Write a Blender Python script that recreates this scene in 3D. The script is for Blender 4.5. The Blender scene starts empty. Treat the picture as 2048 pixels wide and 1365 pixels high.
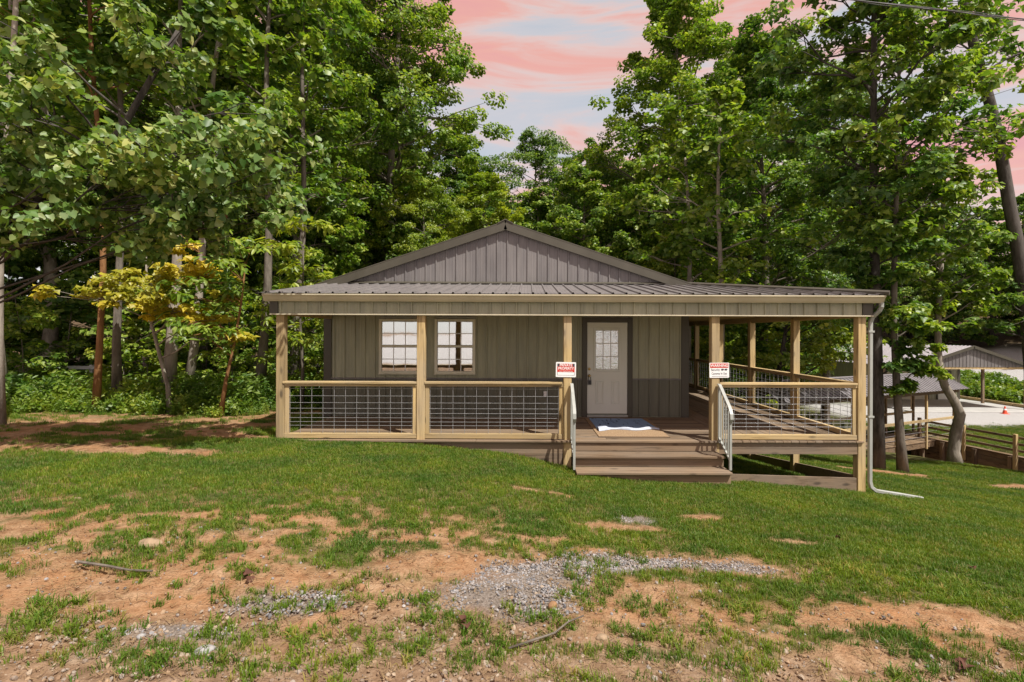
import bpy, bmesh, math, random
import numpy as np
from mathutils import Vector, Matrix, noise as mnoise

R = math.radians
scene = bpy.context.scene
COL = scene.collection
rng = np.random.default_rng(11)
random.seed(5)

# ------------------------------------------------------------------ camera, sky, sun, exposure
cam_d = bpy.data.cameras.new('camera'); cam = bpy.data.objects.new('camera', cam_d); COL.objects.link(cam)
cam_d.sensor_width = 36.0; cam_d.lens = 17.58; cam_d.shift_x = -31/2048; cam_d.shift_y = -14.5/2048
cam_d.clip_start = 0.05; cam_d.clip_end = 2000
cam.location = (0, 0, 1.86); cam.rotation_euler = (R(90), R(-0.19), 0)
scene.camera = cam

SUN_EL, SUN_AZ = 57.4, 137.0            # azimuth clockwise from +Y: behind the camera, to its right
world = bpy.data.worlds.new('World'); scene.world = world; world.use_nodes = True
wn = world.node_tree.nodes; wl = world.node_tree.links; wn.clear()
w_out = wn.new('ShaderNodeOutputWorld')
sky = wn.new('ShaderNodeTexSky'); sky.sky_type = 'NISHITA'; sky.sun_disc = False
sky.sun_elevation = R(SUN_EL); sky.sun_rotation = R(SUN_AZ); sky.air_density = 1.0; sky.dust_density = 1.0
bg1 = wn.new('ShaderNodeBackground'); bg1.inputs[1].default_value = 0.12
wl.new(sky.outputs[0], bg1.inputs[0])
tc = wn.new('ShaderNodeTexCoord'); mp = wn.new('ShaderNodeMapping'); mp.inputs['Scale'].default_value = (1.0, 1.0, 5.5)
mp.inputs['Rotation'].default_value = (0.06, 0.05, 0.0); mp.inputs['Location'].default_value = (0.35, 0.2, 1.2)
wl.new(tc.outputs['Generated'], mp.inputs[0])
nz = wn.new('ShaderNodeTexNoise'); nz.inputs['Scale'].default_value = 2.3; nz.inputs['Detail'].default_value = 7
nz.inputs['Roughness'].default_value = 0.56; nz.inputs['Distortion'].default_value = 0.7
wl.new(mp.outputs[0], nz.inputs['Vector'])
cr = wn.new('ShaderNodeValToRGB'); e = cr.color_ramp.elements
e[0].position = 0.36; e[0].color = (0.55, 0.57, 0.60, 1)
e[1].position = 0.72; e[1].color = (0.84, 0.34, 0.32, 1)
for p, c in ((0.45, (0.63, 0.60, 0.60, 1)), (0.51, (0.82, 0.58, 0.50, 1)), (0.58, (0.90, 0.42, 0.31, 1))):
    q = cr.color_ramp.elements.new(p); q.color = c
wl.new(nz.outputs[0], cr.inputs[0])
bg2 = wn.new('ShaderNodeBackground'); bg2.inputs[1].default_value = 0.92
sx = wn.new('ShaderNodeSeparateXYZ'); wl.new(tc.outputs['Generated'], sx.inputs[0])          # pale horizon haze, added to whiten the reflections in the windows
hz = wn.new('ShaderNodeMapRange'); hz.inputs[1].default_value = 0.0; hz.inputs[2].default_value = 0.16; hz.inputs[3].default_value = 0.9; hz.inputs[4].default_value = 0.0
wl.new(sx.outputs[2], hz.inputs[0])
hm = wn.new('ShaderNodeMix'); hm.data_type = 'RGBA'; hm.inputs[7].default_value = (0.88, 0.82, 0.78, 1)
wl.new(hz.outputs[0], hm.inputs[0]); wl.new(cr.outputs[0], hm.inputs[6]); wl.new(hm.outputs[2], bg2.inputs[0])
mix = wn.new('ShaderNodeMixShader'); mix.inputs[0].default_value = 0.76
wl.new(bg1.outputs[0], mix.inputs[1]); wl.new(bg2.outputs[0], mix.inputs[2]); wl.new(mix.outputs[0], w_out.inputs[0])

sd = bpy.data.lights.new('sun', 'SUN'); sd.energy = 4.9; sd.angle = R(0.53); sd.color = (1.0, 0.96, 0.88)
sun = bpy.data.objects.new('sun', sd); COL.objects.link(sun); sun.location = (10, -10, 30)
sun.rotation_euler = Vector((-0.435, 0.47, -1.0)).to_track_quat('-Z', 'Y').to_euler()

vs = scene.view_settings
vs.view_transform = 'Standard'; vs.look = 'None'; vs.gamma = 1.0; vs.exposure = 0.35; vs.use_curve_mapping = False
cy = scene.cycles
cy.max_bounces = 7; cy.diffuse_bounces = 3; cy.glossy_bounces = 3; cy.transmission_bounces = 4; cy.transparent_max_bounces = 8
cy.caustics_reflective = False; cy.caustics_refractive = False; cy.use_denoising = True

# ------------------------------------------------------------------ materials
def new_mat(name):
    m = bpy.data.materials.new(name); m.use_nodes = True
    nt = m.node_tree; nt.nodes.clear()
    o = nt.nodes.new('ShaderNodeOutputMaterial')
    return m, nt, o
def N(nt, t, **kw):
    n = nt.nodes.new(t)
    for k, v in kw.items():
        if k.startswith('i_'):
            key = k[2:].replace('_', ' ')
            n.inputs[int(key) if key.isdigit() else key].default_value = v
        else: setattr(n, k, v)
    return n
def ramp(nt, src, stops):
    r = nt.nodes.new('ShaderNodeValToRGB'); el = r.color_ramp.elements
    while len(el) < len(stops): el.new(0.5)
    for q, (p, c) in zip(el, stops): q.position = p; q.color = (*c, 1) if len(c) == 3 else c
    if src is not None: nt.links.new(src, r.inputs[0])
    return r.outputs[0]
def principled(nt, out, rough=0.5, spec=0.4, metal=0.0):
    b = nt.nodes.new('ShaderNodeBsdfPrincipled')
    b.inputs['Roughness'].default_value = rough; b.inputs['Specular IOR Level'].default_value = spec; b.inputs['Metallic'].default_value = metal
    nt.links.new(b.outputs[0], out.inputs[0]); return b
def mixc(nt, fac, a, b, mode='MIX'):
    m = nt.nodes.new('ShaderNodeMix'); m.data_type = 'RGBA'; m.blend_type = mode
    for i, v in ((0, fac), (6, a), (7, b)):
        if hasattr(v, 'is_linked') or hasattr(v, 'links'): nt.links.new(v, m.inputs[i])
        else: m.inputs[i].default_value = v if i == 0 else (*v, 1)
    return m.outputs[2]
def bump(nt, h, bsdf, strength=0.3, dist=0.01):
    b = nt.nodes.new('ShaderNodeBump'); b.inputs['Strength'].default_value = strength; b.inputs['Distance'].default_value = dist
    nt.links.new(h, b.inputs['Height']); nt.links.new(b.outputs[0], bsdf.inputs['Normal'])
def coords(nt, scale=(1, 1, 1), rand=0.0):
    t = N(nt, 'ShaderNodeTexCoord'); m = N(nt, 'ShaderNodeMapping'); m.inputs['Scale'].default_value = scale
    nt.links.new(t.outputs['Object'], m.inputs[0])
    if rand:
        oi = N(nt, 'ShaderNodeObjectInfo'); mu = N(nt, 'ShaderNodeMath', operation='MULTIPLY'); mu.inputs[1].default_value = rand
        nt.links.new(oi.outputs['Random'], mu.inputs[0]); nt.links.new(mu.outputs[0], m.inputs['Location'])
    return m.outputs[0]

def wood(name, axis, light, dark, grey, greyamt=0.5, rough=0.75):
    m, nt, o = new_mat(name)
    sc = [17.0]*3; sc['XYZ'.index(axis)] = 0.9
    v = coords(nt, sc, 37.0)
    n1 = N(nt, 'ShaderNodeTexNoise', i_Scale=1.0, i_Detail=5.0, i_Roughness=0.65, i_Distortion=0.6); nt.links.new(v, n1.inputs['Vector'])
    c = ramp(nt, n1.outputs[0], [(0.34, tuple(k*.85 for k in dark)), (0.47, light), (0.66, tuple(min(1, k*1.2) for k in light))])
    sk = [3.6]*3; sk['XYZ'.index(axis)] = 1.3
    vk = coords(nt, sk, 91.0)
    vo = N(nt, 'ShaderNodeTexVoronoi', i_Scale=1.25); nt.links.new(vk, vo.inputs['Vector'])
    kn = ramp(nt, vo.outputs['Distance'], [(0.08, (1, 1, 1)), (0.17, (0, 0, 0))])
    c = mixc(nt, kn, c, tuple(k*0.35 for k in dark))
    vg = coords(nt, (0.9, 0.9, 0.9), 11.0)
    n2 = N(nt, 'ShaderNodeTexNoise', i_Scale=1.3, i_Detail=4.0); nt.links.new(vg, n2.inputs['Vector'])
    gm = ramp(nt, n2.outputs[0], [(0.38, (0, 0, 0)), (0.72, (greyamt,)*3)])
    c = mixc(nt, gm, c, grey)
    oi = N(nt, 'ShaderNodeObjectInfo')
    rv = ramp(nt, oi.outputs['Random'], [(0, (0.72, 0.69, 0.66)), (.5, (1.0, .98, .97)), (1, (1.16, 1.12, 1.08))])
    c = mixc(nt, 1.0, c, rv, 'MULTIPLY')
    b = principled(nt, o, rough, 0.25); nt.links.new(c, b.inputs['Base Color'])
    bump(nt, n1.outputs[0], b, 0.35, 0.004)
    return m
PINE = {a: wood('treated_pine_' + a, a, (0.48, 0.36, 0.175), (0.31, 0.215, 0.09), (0.36, 0.31, 0.24), 0.55) for a in 'XYZ'}
DECK = {a: wood('deck_board_' + a, a, (0.225, 0.162, 0.105), (0.135, 0.092, 0.056), (0.21, 0.178, 0.145), 0.65) for a in 'XYZ'}
OLDW = {a: wood('aged_timber_' + a, a, (0.24, 0.165, 0.10), (0.13, 0.085, 0.05), (0.20, 0.175, 0.14), 0.6) for a in 'XYZ'}

def paint(name, col, rough=0.45, spec=0.4, var=0.12, metal=0.0, nscale=2.0, bmp=0.0, steel=False):
    m, nt, o = new_mat(name); b = principled(nt, o, rough, spec, metal)
    v = coords(nt, (1, 1, 0.35))
    n1 = N(nt, 'ShaderNodeTexNoise', i_Scale=nscale, i_Detail=6.0, i_Roughness=0.6); nt.links.new(v, n1.inputs['Vector'])
    c = ramp(nt, n1.outputs[0], [(0.3, tuple(k*(1-var) for k in col)), (0.7, tuple(k*(1+var) for k in col))])
    nt.links.new(c, b.inputs['Base Color'])
    rr = ramp(nt, n1.outputs[0], [(0.3, (rough*0.85,)*3), (0.7, (min(1, rough*1.2),)*3)]); nt.links.new(rr, b.inputs['Roughness'])
    if bmp: bump(nt, n1.outputs[0], b, bmp, 0.003)
    if steel:
        vs_ = coords(nt, (1, 1, .12)); n2 = N(nt, 'ShaderNodeTexNoise', i_Scale=9.0, i_Detail=5.0); nt.links.new(vs_, n2.inputs['Vector'])
        c = mixc(nt, 1.0, c, ramp(nt, n2.outputs[0], [(.35, (.86, .86, .87)), (.65, (1.06, 1.05, 1.03))]), 'MULTIPLY'); nt.links.new(c, b.inputs['Base Color'])
        n3 = N(nt, 'ShaderNodeTexNoise', i_Scale=3.0, i_Detail=1.0); nt.links.new(coords(nt, (1, 1, .5)), n3.inputs['Vector']); bump(nt, n3.outputs[0], b, .25, .02)
    return m
TAN = paint('tan_steel', (0.375, 0.375, 0.265), 0.42, steel=True)
SLATE = paint('slate_brown_steel', (0.190, 0.176, 0.172), 0.40, steel=True)
WAIN = paint('brown_wainscot_steel', (0.160, 0.157, 0.116), 0.42, steel=True)
SLATED = paint('dark_brown_trim', (0.078, 0.070, 0.052), 0.45)
CREAM = paint('cream_gutter', (0.56, 0.50, 0.36), 0.35)
ALMOND = paint('almond_vinyl', (0.74, 0.71, 0.56), 0.4)
DOORP = paint('door_paint', (0.72, 0.72, 0.64), 0.4, var=0.05)
WHITE = paint('white_paint', (0.86, 0.86, 0.85), 0.4, var=0.05)
ALU = paint('weathered_white_aluminium', (0.36, 0.37, 0.34), 0.4, var=0.12, nscale=9)
GALV = paint('galvanised_wire', (0.50, 0.50, 0.52), 0.35, var=0.15, metal=0.6, nscale=15)
BRASS = paint('brass', (0.55, 0.40, 0.16), 0.3, metal=0.9)
BLACK = paint('black_plastic', (0.03, 0.03, 0.032), 0.45)
LOCKG = paint('grey_lockbox', (0.16, 0.16, 0.165), 0.4, metal=0.5)
REDP = paint('red_print', (0.60, 0.045, 0.025), 0.4, var=0.08)
DKRED = paint('dark_print', (0.05, 0.02, 0.03), 0.4)
CHAR = paint('charcoal_print', (0.06, 0.06, 0.07), 0.5)
PANEBACK = paint('white_pane_backing', (0.80, 0.80, 0.79), 0.7, var=0.04)
CONC = paint('concrete', (0.42, 0.41, 0.39), 0.85, var=0.12, nscale=1.0, bmp=0.2)
ROOF2 = paint('grey_lilac_steel', (0.34, 0.315, 0.33), 0.36, steel=True)
ORANGE = paint('cone_orange', (0.75, 0.09, 0.04), 0.5)
CABLE = paint('cable', (0.10, 0.095, 0.10), 0.5)

def glass(name, wavy=0.0, clear=0.24):
    m, nt, o = new_mat(name)
    g = N(nt, 'ShaderNodeBsdfGlossy', i_Roughness=0.03 if not wavy else 0.06); g.inputs[0].default_value = (0.93, 0.95, 0.96, 1)
    t = N(nt, 'ShaderNodeBsdfTransparent'); t.inputs[0].default_value = (0.9, 0.92, 0.92, 1)
    mx = N(nt, 'ShaderNodeMixShader'); mx.inputs[0].default_value = clear
    nt.links.new(g.outputs[0], mx.inputs[1]); nt.links.new(t.outputs[0], mx.inputs[2]); nt.links.new(mx.outputs[0], o.inputs[0])
    v = coords(nt); n1 = N(nt, 'ShaderNodeTexNoise', i_Scale=30.0 if wavy else 2.2, i_Detail=2.0); nt.links.new(v, n1.inputs['Vector'])
    bp = N(nt, 'ShaderNodeBump'); bp.inputs['Strength'].default_value = wavy or 0.06; bp.inputs['Distance'].default_value = 0.02
    nt.links.new(n1.outputs[0], bp.inputs['Height']); nt.links.new(bp.outputs[0], g.inputs['Normal'])
    return m
GLASS = glass('window_glass'); GLASSW = glass('textured_glass', 0.35, 0.45)

def leaf_mat(name, cols, trans=0.40, rough=0.43, spec=0.5, inst=False, vscale=0.6):
    m, nt, o = new_mat(name)
    if inst: src = N(nt, 'ShaderNodeObjectInfo').outputs['Random']
    else: src = N(nt, 'ShaderNodeNewGeometry').outputs['Random Per Island']
    st = [(i/(len(cols)-1), c) for i, c in enumerate(cols)]
    c = ramp(nt, src, st)
    v = N(nt, 'ShaderNodeNewGeometry').outputs['Position']; n1 = N(nt, 'ShaderNodeTexNoise', i_Scale=vscale, i_Detail=3.0); nt.links.new(v, n1.inputs['Vector'])
    c = mixc(nt, 1.0, c, ramp(nt, n1.outputs[0], [(0.34, (0.72, 0.84, 0.9)), (0.66, (1.34, 1.18, 0.85))]), 'MULTIPLY')
    b = nt.nodes.new('ShaderNodeBsdfPrincipled'); b.inputs['Roughness'].default_value = rough; b.inputs['Specular IOR Level'].default_value = spec
    nt.links.new(c, b.inputs['Base Color'])
    t = N(nt, 'ShaderNodeBsdfTranslucent'); tcx = mixc(nt, 1.0, c, (1.5, 1.6, 0.55), 'MULTIPLY'); nt.links.new(tcx, t.inputs[0])
    mx = N(nt, 'ShaderNodeMixShader'); mx.inputs[0].default_value = trans
    nt.links.new(b.outputs[0], mx.inputs[1]); nt.links.new(t.outputs[0], mx.inputs[2]); nt.links.new(mx.outputs[0], o.inputs[0])
    return m
LEAF_A = leaf_mat('leaf_poplar', [(0.062, 0.130, 0.018), (0.130, 0.220, 0.030), (0.205, 0.300, 0.046), (0.34, 0.41, 0.09)])
LEAF_B = leaf_mat('leaf_maple', [(0.040, 0.098, 0.022), (0.085, 0.170, 0.032), (0.140, 0.235, 0.044), (0.24, 0.33, 0.07)])
LEAF_R = leaf_mat('leaf_redbud', [(0.062, 0.130, 0.028), (0.120, 0.205, 0.042), (0.19, 0.280, 0.070), (0.38, 0.42, 0.19)], 0.35, 0.45, 0.4, vscale=1.4)
LEAF_Y = leaf_mat('leaf_yellow', [(0.36, 0.30, 0.02), (0.48, 0.39, 0.03), (0.55, 0.44, 0.05), (0.34, 0.34, 0.03)], 0.35)
LEAF_L = leaf_mat('leaf_lime', [(0.13, 0.20, 0.026), (0.20, 0.27, 0.034), (0.27, 0.33, 0.045), (0.34, 0.38, 0.06)])
WEED = leaf_mat('weed_leaf', [(0.08, 0.16, 0.025), (0.12, 0.21, 0.03), (0.17, 0.26, 0.04), (0.24, 0.31, 0.06)], 0.4, inst=True)
GRASS = leaf_mat('grass_blade', [(0.060, 0.130, 0.013), (0.085, 0.165, 0.016), (0.100, 0.180, 0.018), (0.120, 0.195, 0.020), (0.135, 0.205, 0.022), (0.16, 0.21, 0.03), (0.28, 0.24, 0.09)], 0.3, 0.5, 0.3, inst=True, vscale=1.1)

def bark(name, a, b_, scale=7.0):
    m, nt, o = new_mat(name); v = coords(nt, (1, 1, 0.28))
    n1 = N(nt, 'ShaderNodeTexNoise', i_Scale=scale, i_Detail=7.0, i_Roughness=0.7); nt.links.new(v, n1.inputs['Vector'])
    n2 = N(nt, 'ShaderNodeTexNoise', i_Scale=1.6, i_Detail=3.0); nt.links.new(v, n2.inputs['Vector'])
    c = ramp(nt, n1.outputs[0], [(0.35, a), (0.62, b_)])
    c = mixc(nt, ramp(nt, n2.outputs[0], [(0.45, (0, 0, 0)), (0.7, (0.6, 0.6, 0.6))]), c, tuple(k*1.5 for k in b_))
    bs = principled(nt, o, 0.9, 0.15); nt.links.new(c, bs.inputs['Base Color']); bump(nt, n1.outputs[0], bs, 0.8, 0.03)
    return m
BARK = bark('grey_bark', (0.075, 0.062, 0.05), (0.19, 0.165, 0.135))
BARKP = bark('pale_bark', (0.15, 0.125, 0.10), (0.33, 0.29, 0.24))
BARKD = bark('dark_bark', (0.035, 0.03, 0.026), (0.10, 0.088, 0.078), 10)
BARKO = bark('orange_bark', (0.13, 0.06, 0.025), (0.30, 0.16, 0.07))

def stone_mat(name, cols):
    m, nt, o = new_mat(name); oi = N(nt, 'ShaderNodeObjectInfo')
    c = ramp(nt, oi.outputs['Random'], [(i/(len(cols)-1), q) for i, q in enumerate(cols)])
    v = coords(nt, (1, 1, 1), 9.0); n1 = N(nt, 'ShaderNodeTexNoise', i_Scale=2.5, i_Detail=5.0); nt.links.new(v, n1.inputs['Vector'])
    c = mixc(nt, 1.0, c, ramp(nt, n1.outputs[0], [(0.3, (0.75, 0.75, 0.75)), (0.7, (1.2, 1.18, 1.15))]), 'MULTIPLY')
    b = principled(nt, o, 0.85, 0.2); nt.links.new(c, b.inputs['Base Color']); bump(nt, n1.outputs[0], b, 0.3, 0.05)
    return m
STONEG = stone_mat('grey_gravel', [(0.14, 0.14, 0.15), (0.23, 0.225, 0.23), (0.33, 0.32, 0.32), (0.24, 0.19, 0.15), (.42, .40, .39)])
ROOF3 = paint('grey_bridge_steel', (0.19, 0.178, 0.185), 0.4, steel=True)
STONET = stone_mat('tan_pebble', [(0.26, 0.17, 0.10), (0.34, 0.24, 0.155), (0.22, 0.14, 0.085), (0.28, 0.245, 0.21), (0.40, 0.31, 0.22)])

# ------------------------------------------------------------------ mesh helpers
def link(name, me, mat=None, parent=None):
    o = bpy.data.objects.new(name, me); COL.objects.link(o)
    if mat is not None and me is not None and not me.materials: me.materials.append(mat)
    if parent is not None: o.parent = parent
    return o
def thing(name, label, cat, group=None, loc=(0, 0, 0)):
    o = bpy.data.objects.new(name, None); COL.objects.link(o); o.location = loc; o.empty_display_size = 0.2
    return tag(o, label, cat, group)
def tag(o, label=None, cat=None, group=None, kind=None):
    for k, v in (('label', label), ('category', cat), ('group', group), ('kind', kind)):
        if v: o[k] = v
    return o
def part(name, mat, parent, *geo, smooth=False):
    """one mesh object from several (verts, faces) pieces"""
    V = []; F = []
    for v, f in geo:
        n = len(V); V += [tuple(p) for p in v]; F += [tuple(i+n for i in q) for q in f]
    me = bpy.data.meshes.new(name); me.from_pydata(V, [], F); me.update()
    if smooth:
        me.polygons.foreach_set('use_smooth', [True]*len(me.polygons))
    return link(name, me, mat, parent)
def boxg(lo, hi, M=None, c=0.0):
    """box, chamfered by c along its edges when c > 0"""
    (x0, y0, z0), (x1, y1, z1) = lo, hi
    if c <= 0:
        v = [(x0,y0,z0),(x1,y0,z0),(x1,y1,z0),(x0,y1,z0),(x0,y0,z1),(x1,y0,z1),(x1,y1,z1),(x0,y1,z1)]
        f = [(0,3,2,1),(4,5,6,7),(0,1,5,4),(1,2,6,5),(2,3,7,6),(3,0,4,7)]
    else:
        bm = bmesh.new(); vs_ = [bm.verts.new(p) for p in [(x0,y0,z0),(x1,y0,z0),(x1,y1,z0),(x0,y1,z0),(x0,y0,z1),(x1,y0,z1),(x1,y1,z1),(x0,y1,z1)]]
        for q in [(0,3,2,1),(4,5,6,7),(0,1,5,4),(1,2,6,5),(2,3,7,6),(3,0,4,7)]: bm.faces.new([vs_[i] for i in q])
        bmesh.ops.bevel(bm, geom=bm.edges[:], offset=c, segments=1, affect='EDGES')
        bm.verts.index_update(); v = [tuple(p.co) for p in bm.verts]; f = [tuple(p.index for p in q.verts) for q in bm.faces]; bm.free()
    if M is not None: v = [tuple(M @ Vector(p)) for p in v]
    return v, f
def box(name, mat, parent, lo, hi, M=None, c=0.004):
    return part(name, mat, parent, boxg(lo, hi, M, c))
def tubeg(pts, radii, n=8, cap=True):
    pts = [Vector(p) for p in pts]; V = []; F = []
    if not hasattr(radii, '__len__'): radii = [radii]*len(pts)
    up = Vector((0.13, 0.31, 0.94))
    for i, p in enumerate(pts):
        t = (pts[min(i+1, len(pts)-1)] - pts[max(i-1, 0)]).normalized()
        a = t.cross(up)
        if a.length < 0.05: a = t.cross(Vector((1, 0, 0)))
        a.normalize(); b = t.cross(a)
        for k in range(n):
            w = 2*math.pi*k/n; V.append(tuple(p + (a*math.cos(w) + b*math.sin(w))*radii[i]))
    for i in range(len(pts)-1):
        for k in range(n):
            q = (k+1) % n; F.append((i*n+k, i*n+q, (i+1)*n+q, (i+1)*n+k))
    if cap: F.append(tuple(range(n-1, -1, -1))); F.append(tuple((len(pts)-1)*n+k for k in range(n)))
    return V, F
def extrudeg(poly, o, ea, eb, ed, length):
    """polygon in (a, b) extruded along ed"""
    o, ea, eb, ed = map(Vector, (o, ea, eb, ed)); n = len(poly)
    V = [tuple(o + ea*a + eb*b) for a, b in poly] + [tuple(o + ea*a + eb*b + ed*length) for a, b in poly]
    F = [tuple(range(n-1, -1, -1)), tuple(range(n, 2*n))] + [(i, (i+1) % n, n+(i+1) % n, n+i) for i in range(n)]
    return V, F
RIB = [(0,0),(.012,.026),(.034,.026),(.046,0),(.098,0),(.103,.003),(.117,.003),(.122,0),(.158,0),(.163,.003),(.177,.003),(.182,0)]
PITCH = 0.2286
def ribbed(name, mat, parent, o, eu, ev, en, u0, u1, lo, hi, sheet=4, phase=0.0, extra=(), scale=1.0):
    """ribbed steel sheets, each an own object; lo/hi are functions of u"""
    o, eu, ev, en = map(Vector, (o, eu, ev, en)); pit = PITCH*scale
    us = []; k0 = math.floor((u0-phase)/pit)-1; k = k0
    while phase + k*pit < u1:
        for s, h in RIB: us.append((phase + k*pit + s*scale, h*scale))
        k += 1
    us = [q for q in us if u0 < q[0] < u1]
    def hat(u):
        s = ((u-phase) % pit)/scale; pr = (0, 0)
        for q in RIB + [(PITCH, 0)]:
            if q[0] >= s:
                t = 0 if q[0] == pr[0] else (s-pr[0])/(q[0]-pr[0]); return (pr[1] + t*(q[1]-pr[1]))*scale
            pr = q
        return 0
    us = [(u0, hat(u0))] + us + [(u1, hat(u1))] + [(x, hat(x)) for x in extra if u0 < x < u1]
    us.sort(); cuts = [u0]; w = sheet*pit; c = phase + math.ceil((u0-phase)/w + 1e-6)*w - 0.012
    while c < u1 - 0.02:
        if c > u0 + 0.02: cuts.append(c)
        c += w
    cuts.append(u1); res = []
    for i in range(len(cuts)-1):
        a, b = cuts[i], cuts[i+1]
        seg = [(a, hat(a))] + [q for q in us if a < q[0] < b] + [(b, hat(b))]
        V = []; F = []; lift = 0.0012*(i % 2)
        for u, h in seg:
            V.append(tuple(o + eu*u + ev*lo(u) + en*(h+lift))); V.append(tuple(o + eu*u + ev*hi(u) + en*(h+lift)))
        for j in range(len(seg)-1): F.append((2*j, 2*j+2, 2*j+3, 2*j+1))
        res.append(part(name, mat, parent, (V, F)))
    return res
def const(v): return lambda u: v
def frameM(o, ex, ey=None):
    """matrix with local x along ex (horizontal), z up"""
    ex = Vector(ex).normalized(); ez = Vector((0, 0, 1)); ey = ez.cross(ex)
    return Matrix((( ex.x, ey.x, 0, o[0]), (ex.y, ey.y, 0, o[1]), (ex.z, ey.z, 1, o[2]), (0, 0, 0, 1)))

# ------------------------------------------------------------------ terrain
def smooth(a, b, t):
    t = np.clip((t-a)/(b-a), 0, 1); return t*t*(3-2*t)
def hash2(ix, iy, s):
    v = np.sin(ix*127.1 + iy*311.7 + s*74.7)*43758.5453; return v - np.floor(v)
def vnoise(x, y, s=0):
    ix, iy = np.floor(x), np.floor(y); fx, fy = x-ix, y-iy; fx = fx*fx*(3-2*fx); fy = fy*fy*(3-2*fy)
    a = hash2(ix, iy, s); b = hash2(ix+1, iy, s); c = hash2(ix, iy+1, s); d = hash2(ix+1, iy+1, s)
    return (a*(1-fx)+b*fx)*(1-fy) + (c*(1-fx)+d*fx)*fy
def fbm(x, y, s=0, o=4):
    r = 0; a = 0.5; t = 0
    for k in range(o): r = r + a*vnoise(x, y, s+k); t += a; a *= 0.5; x = x*2.03+5.1; y = y*2.03+1.7
    return r/t
ROWS = [
 (-60, [(-60, 1.5), (0, 0.8), (60, -1)]),
 (3.0, [(-40, .7), (-4, .22), (0, .10), (4, -.10), (10, -.55), (40, -1.6)]),
 (8.6, [(-40, .5), (-8, .12), (-4.4, .0), (-1.9, -.075), (-.4, -.22), (.75, -.50), (2, -.59), (3.3, -.64), (5.9, -.90), (8, -1.12), (10, -1.35), (14, -1.7), (40, -2)]),
 (15., [(-40, -.4), (-8, -.05), (-4.6, -.12), (-1, -.5), (2, -.95), (3.3, -1.25), (5.9, -1.65), (9.8, -2.0), (12, -2.2), (15, -2.35), (40, -3)]),
 (24., [(-40, -.8), (-8, -.6), (0, -1.1), (6, -2.5), (10, -3.0), (21, -3.05), (40, -3.0), (60, -1)]),
 (33., [(-40, -.8), (0, -1.6), (10, -2.9), (20, -3.02), (33, -3.02), (37, -2.7), (42, -1.6), (60, 1)]),
 (40., [(-40, -.5), (0, -1.5), (10, -2.6), (20, -3.0), (32.6, -3.0), (36, -1.9), (44, -.2), (70, 3)]),
 (52., [(-40, 0), (0, -1.0), (10, -2.0), (24, -2.9), (34, -1.2), (44, 1.0), (70, 5)]),
 (95., [(-80, 5), (0, 5), (30, 8), (90, 12)]),
 (300., [(-300, 9), (300, 16)]),
]
def xl(y): return np.interp(y, [5, 12, 16, 18, 22, 26, 32], [18.6, 17.0, 15.0, 14.3, 13.2, 12.4, 11.5])
def xw(y): return 19.25 + (23.5-y)*0.19
def terrain(x, y):
    x = np.asarray(x, float); y = np.asarray(y, float)
    ys = [r[0] for r in ROWS]
    zs = [np.interp(x, [p[0] for p in r[1]], [p[1] for p in r[1]]) for r in ROWS]
    z = zs[0].copy()
    for i in range(len(ROWS)-1):
        t = np.clip((y-ys[i])/(ys[i+1]-ys[i]), 0, 1)
        z = np.where(y > ys[i], zs[i]*(1-t) + zs[i+1]*t, z)
    fl = smooth(0, 1, (y-8)/4)*smooth(34, 26, y)              # level yard beyond the retaining wall
    z = np.where((x > xw(y)) & (y > 5) & (y < 34), z*(1-fl) - 3.04*fl, z)
    d = smooth(0, 1, (x-xl(y))/2.2)*(x < xw(y)-0.05)*smooth(4, 8, y)*smooth(40, 30, y)
    z = z*(1-d) + (-4.7)*d
    z = z + (fbm(x*.45, y*.45, 3)-.5)*0.12*smooth(9.5, 14, np.abs(y-3)+np.abs(x)*.4) + (fbm(x*1.7, y*1.7, 8)-.5)*0.05
    return z
def tz(x, y): return float(terrain(np.array([x]), np.array([y]))[0])
def ell(x, y, cx, cy_, rx, ry, soft=0.5):
    """1 inside an ellipse with a ragged edge"""
    d = np.sqrt(((x-cx)/rx)**2 + ((y-cy_)/ry)**2) + (fbm(x*2.6, y*3.4, 21)-.5)*1.1 + (fbm(x*9, y*11, 23)-.5)*0.5
    return smooth(1+soft*.5, 1-soft*.5, d)
GRAV = [(-1.52, 3.22, .34, .17), (-2.0, 2.86, .45, .06), (-.10, 3.45, .50, .30), (.15, 3.85, .40, .24), (1.20, 4.28, .80, .15), (.72, 4.12, .42, .16), (1.24, 5.62, .24, .17)]
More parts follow.
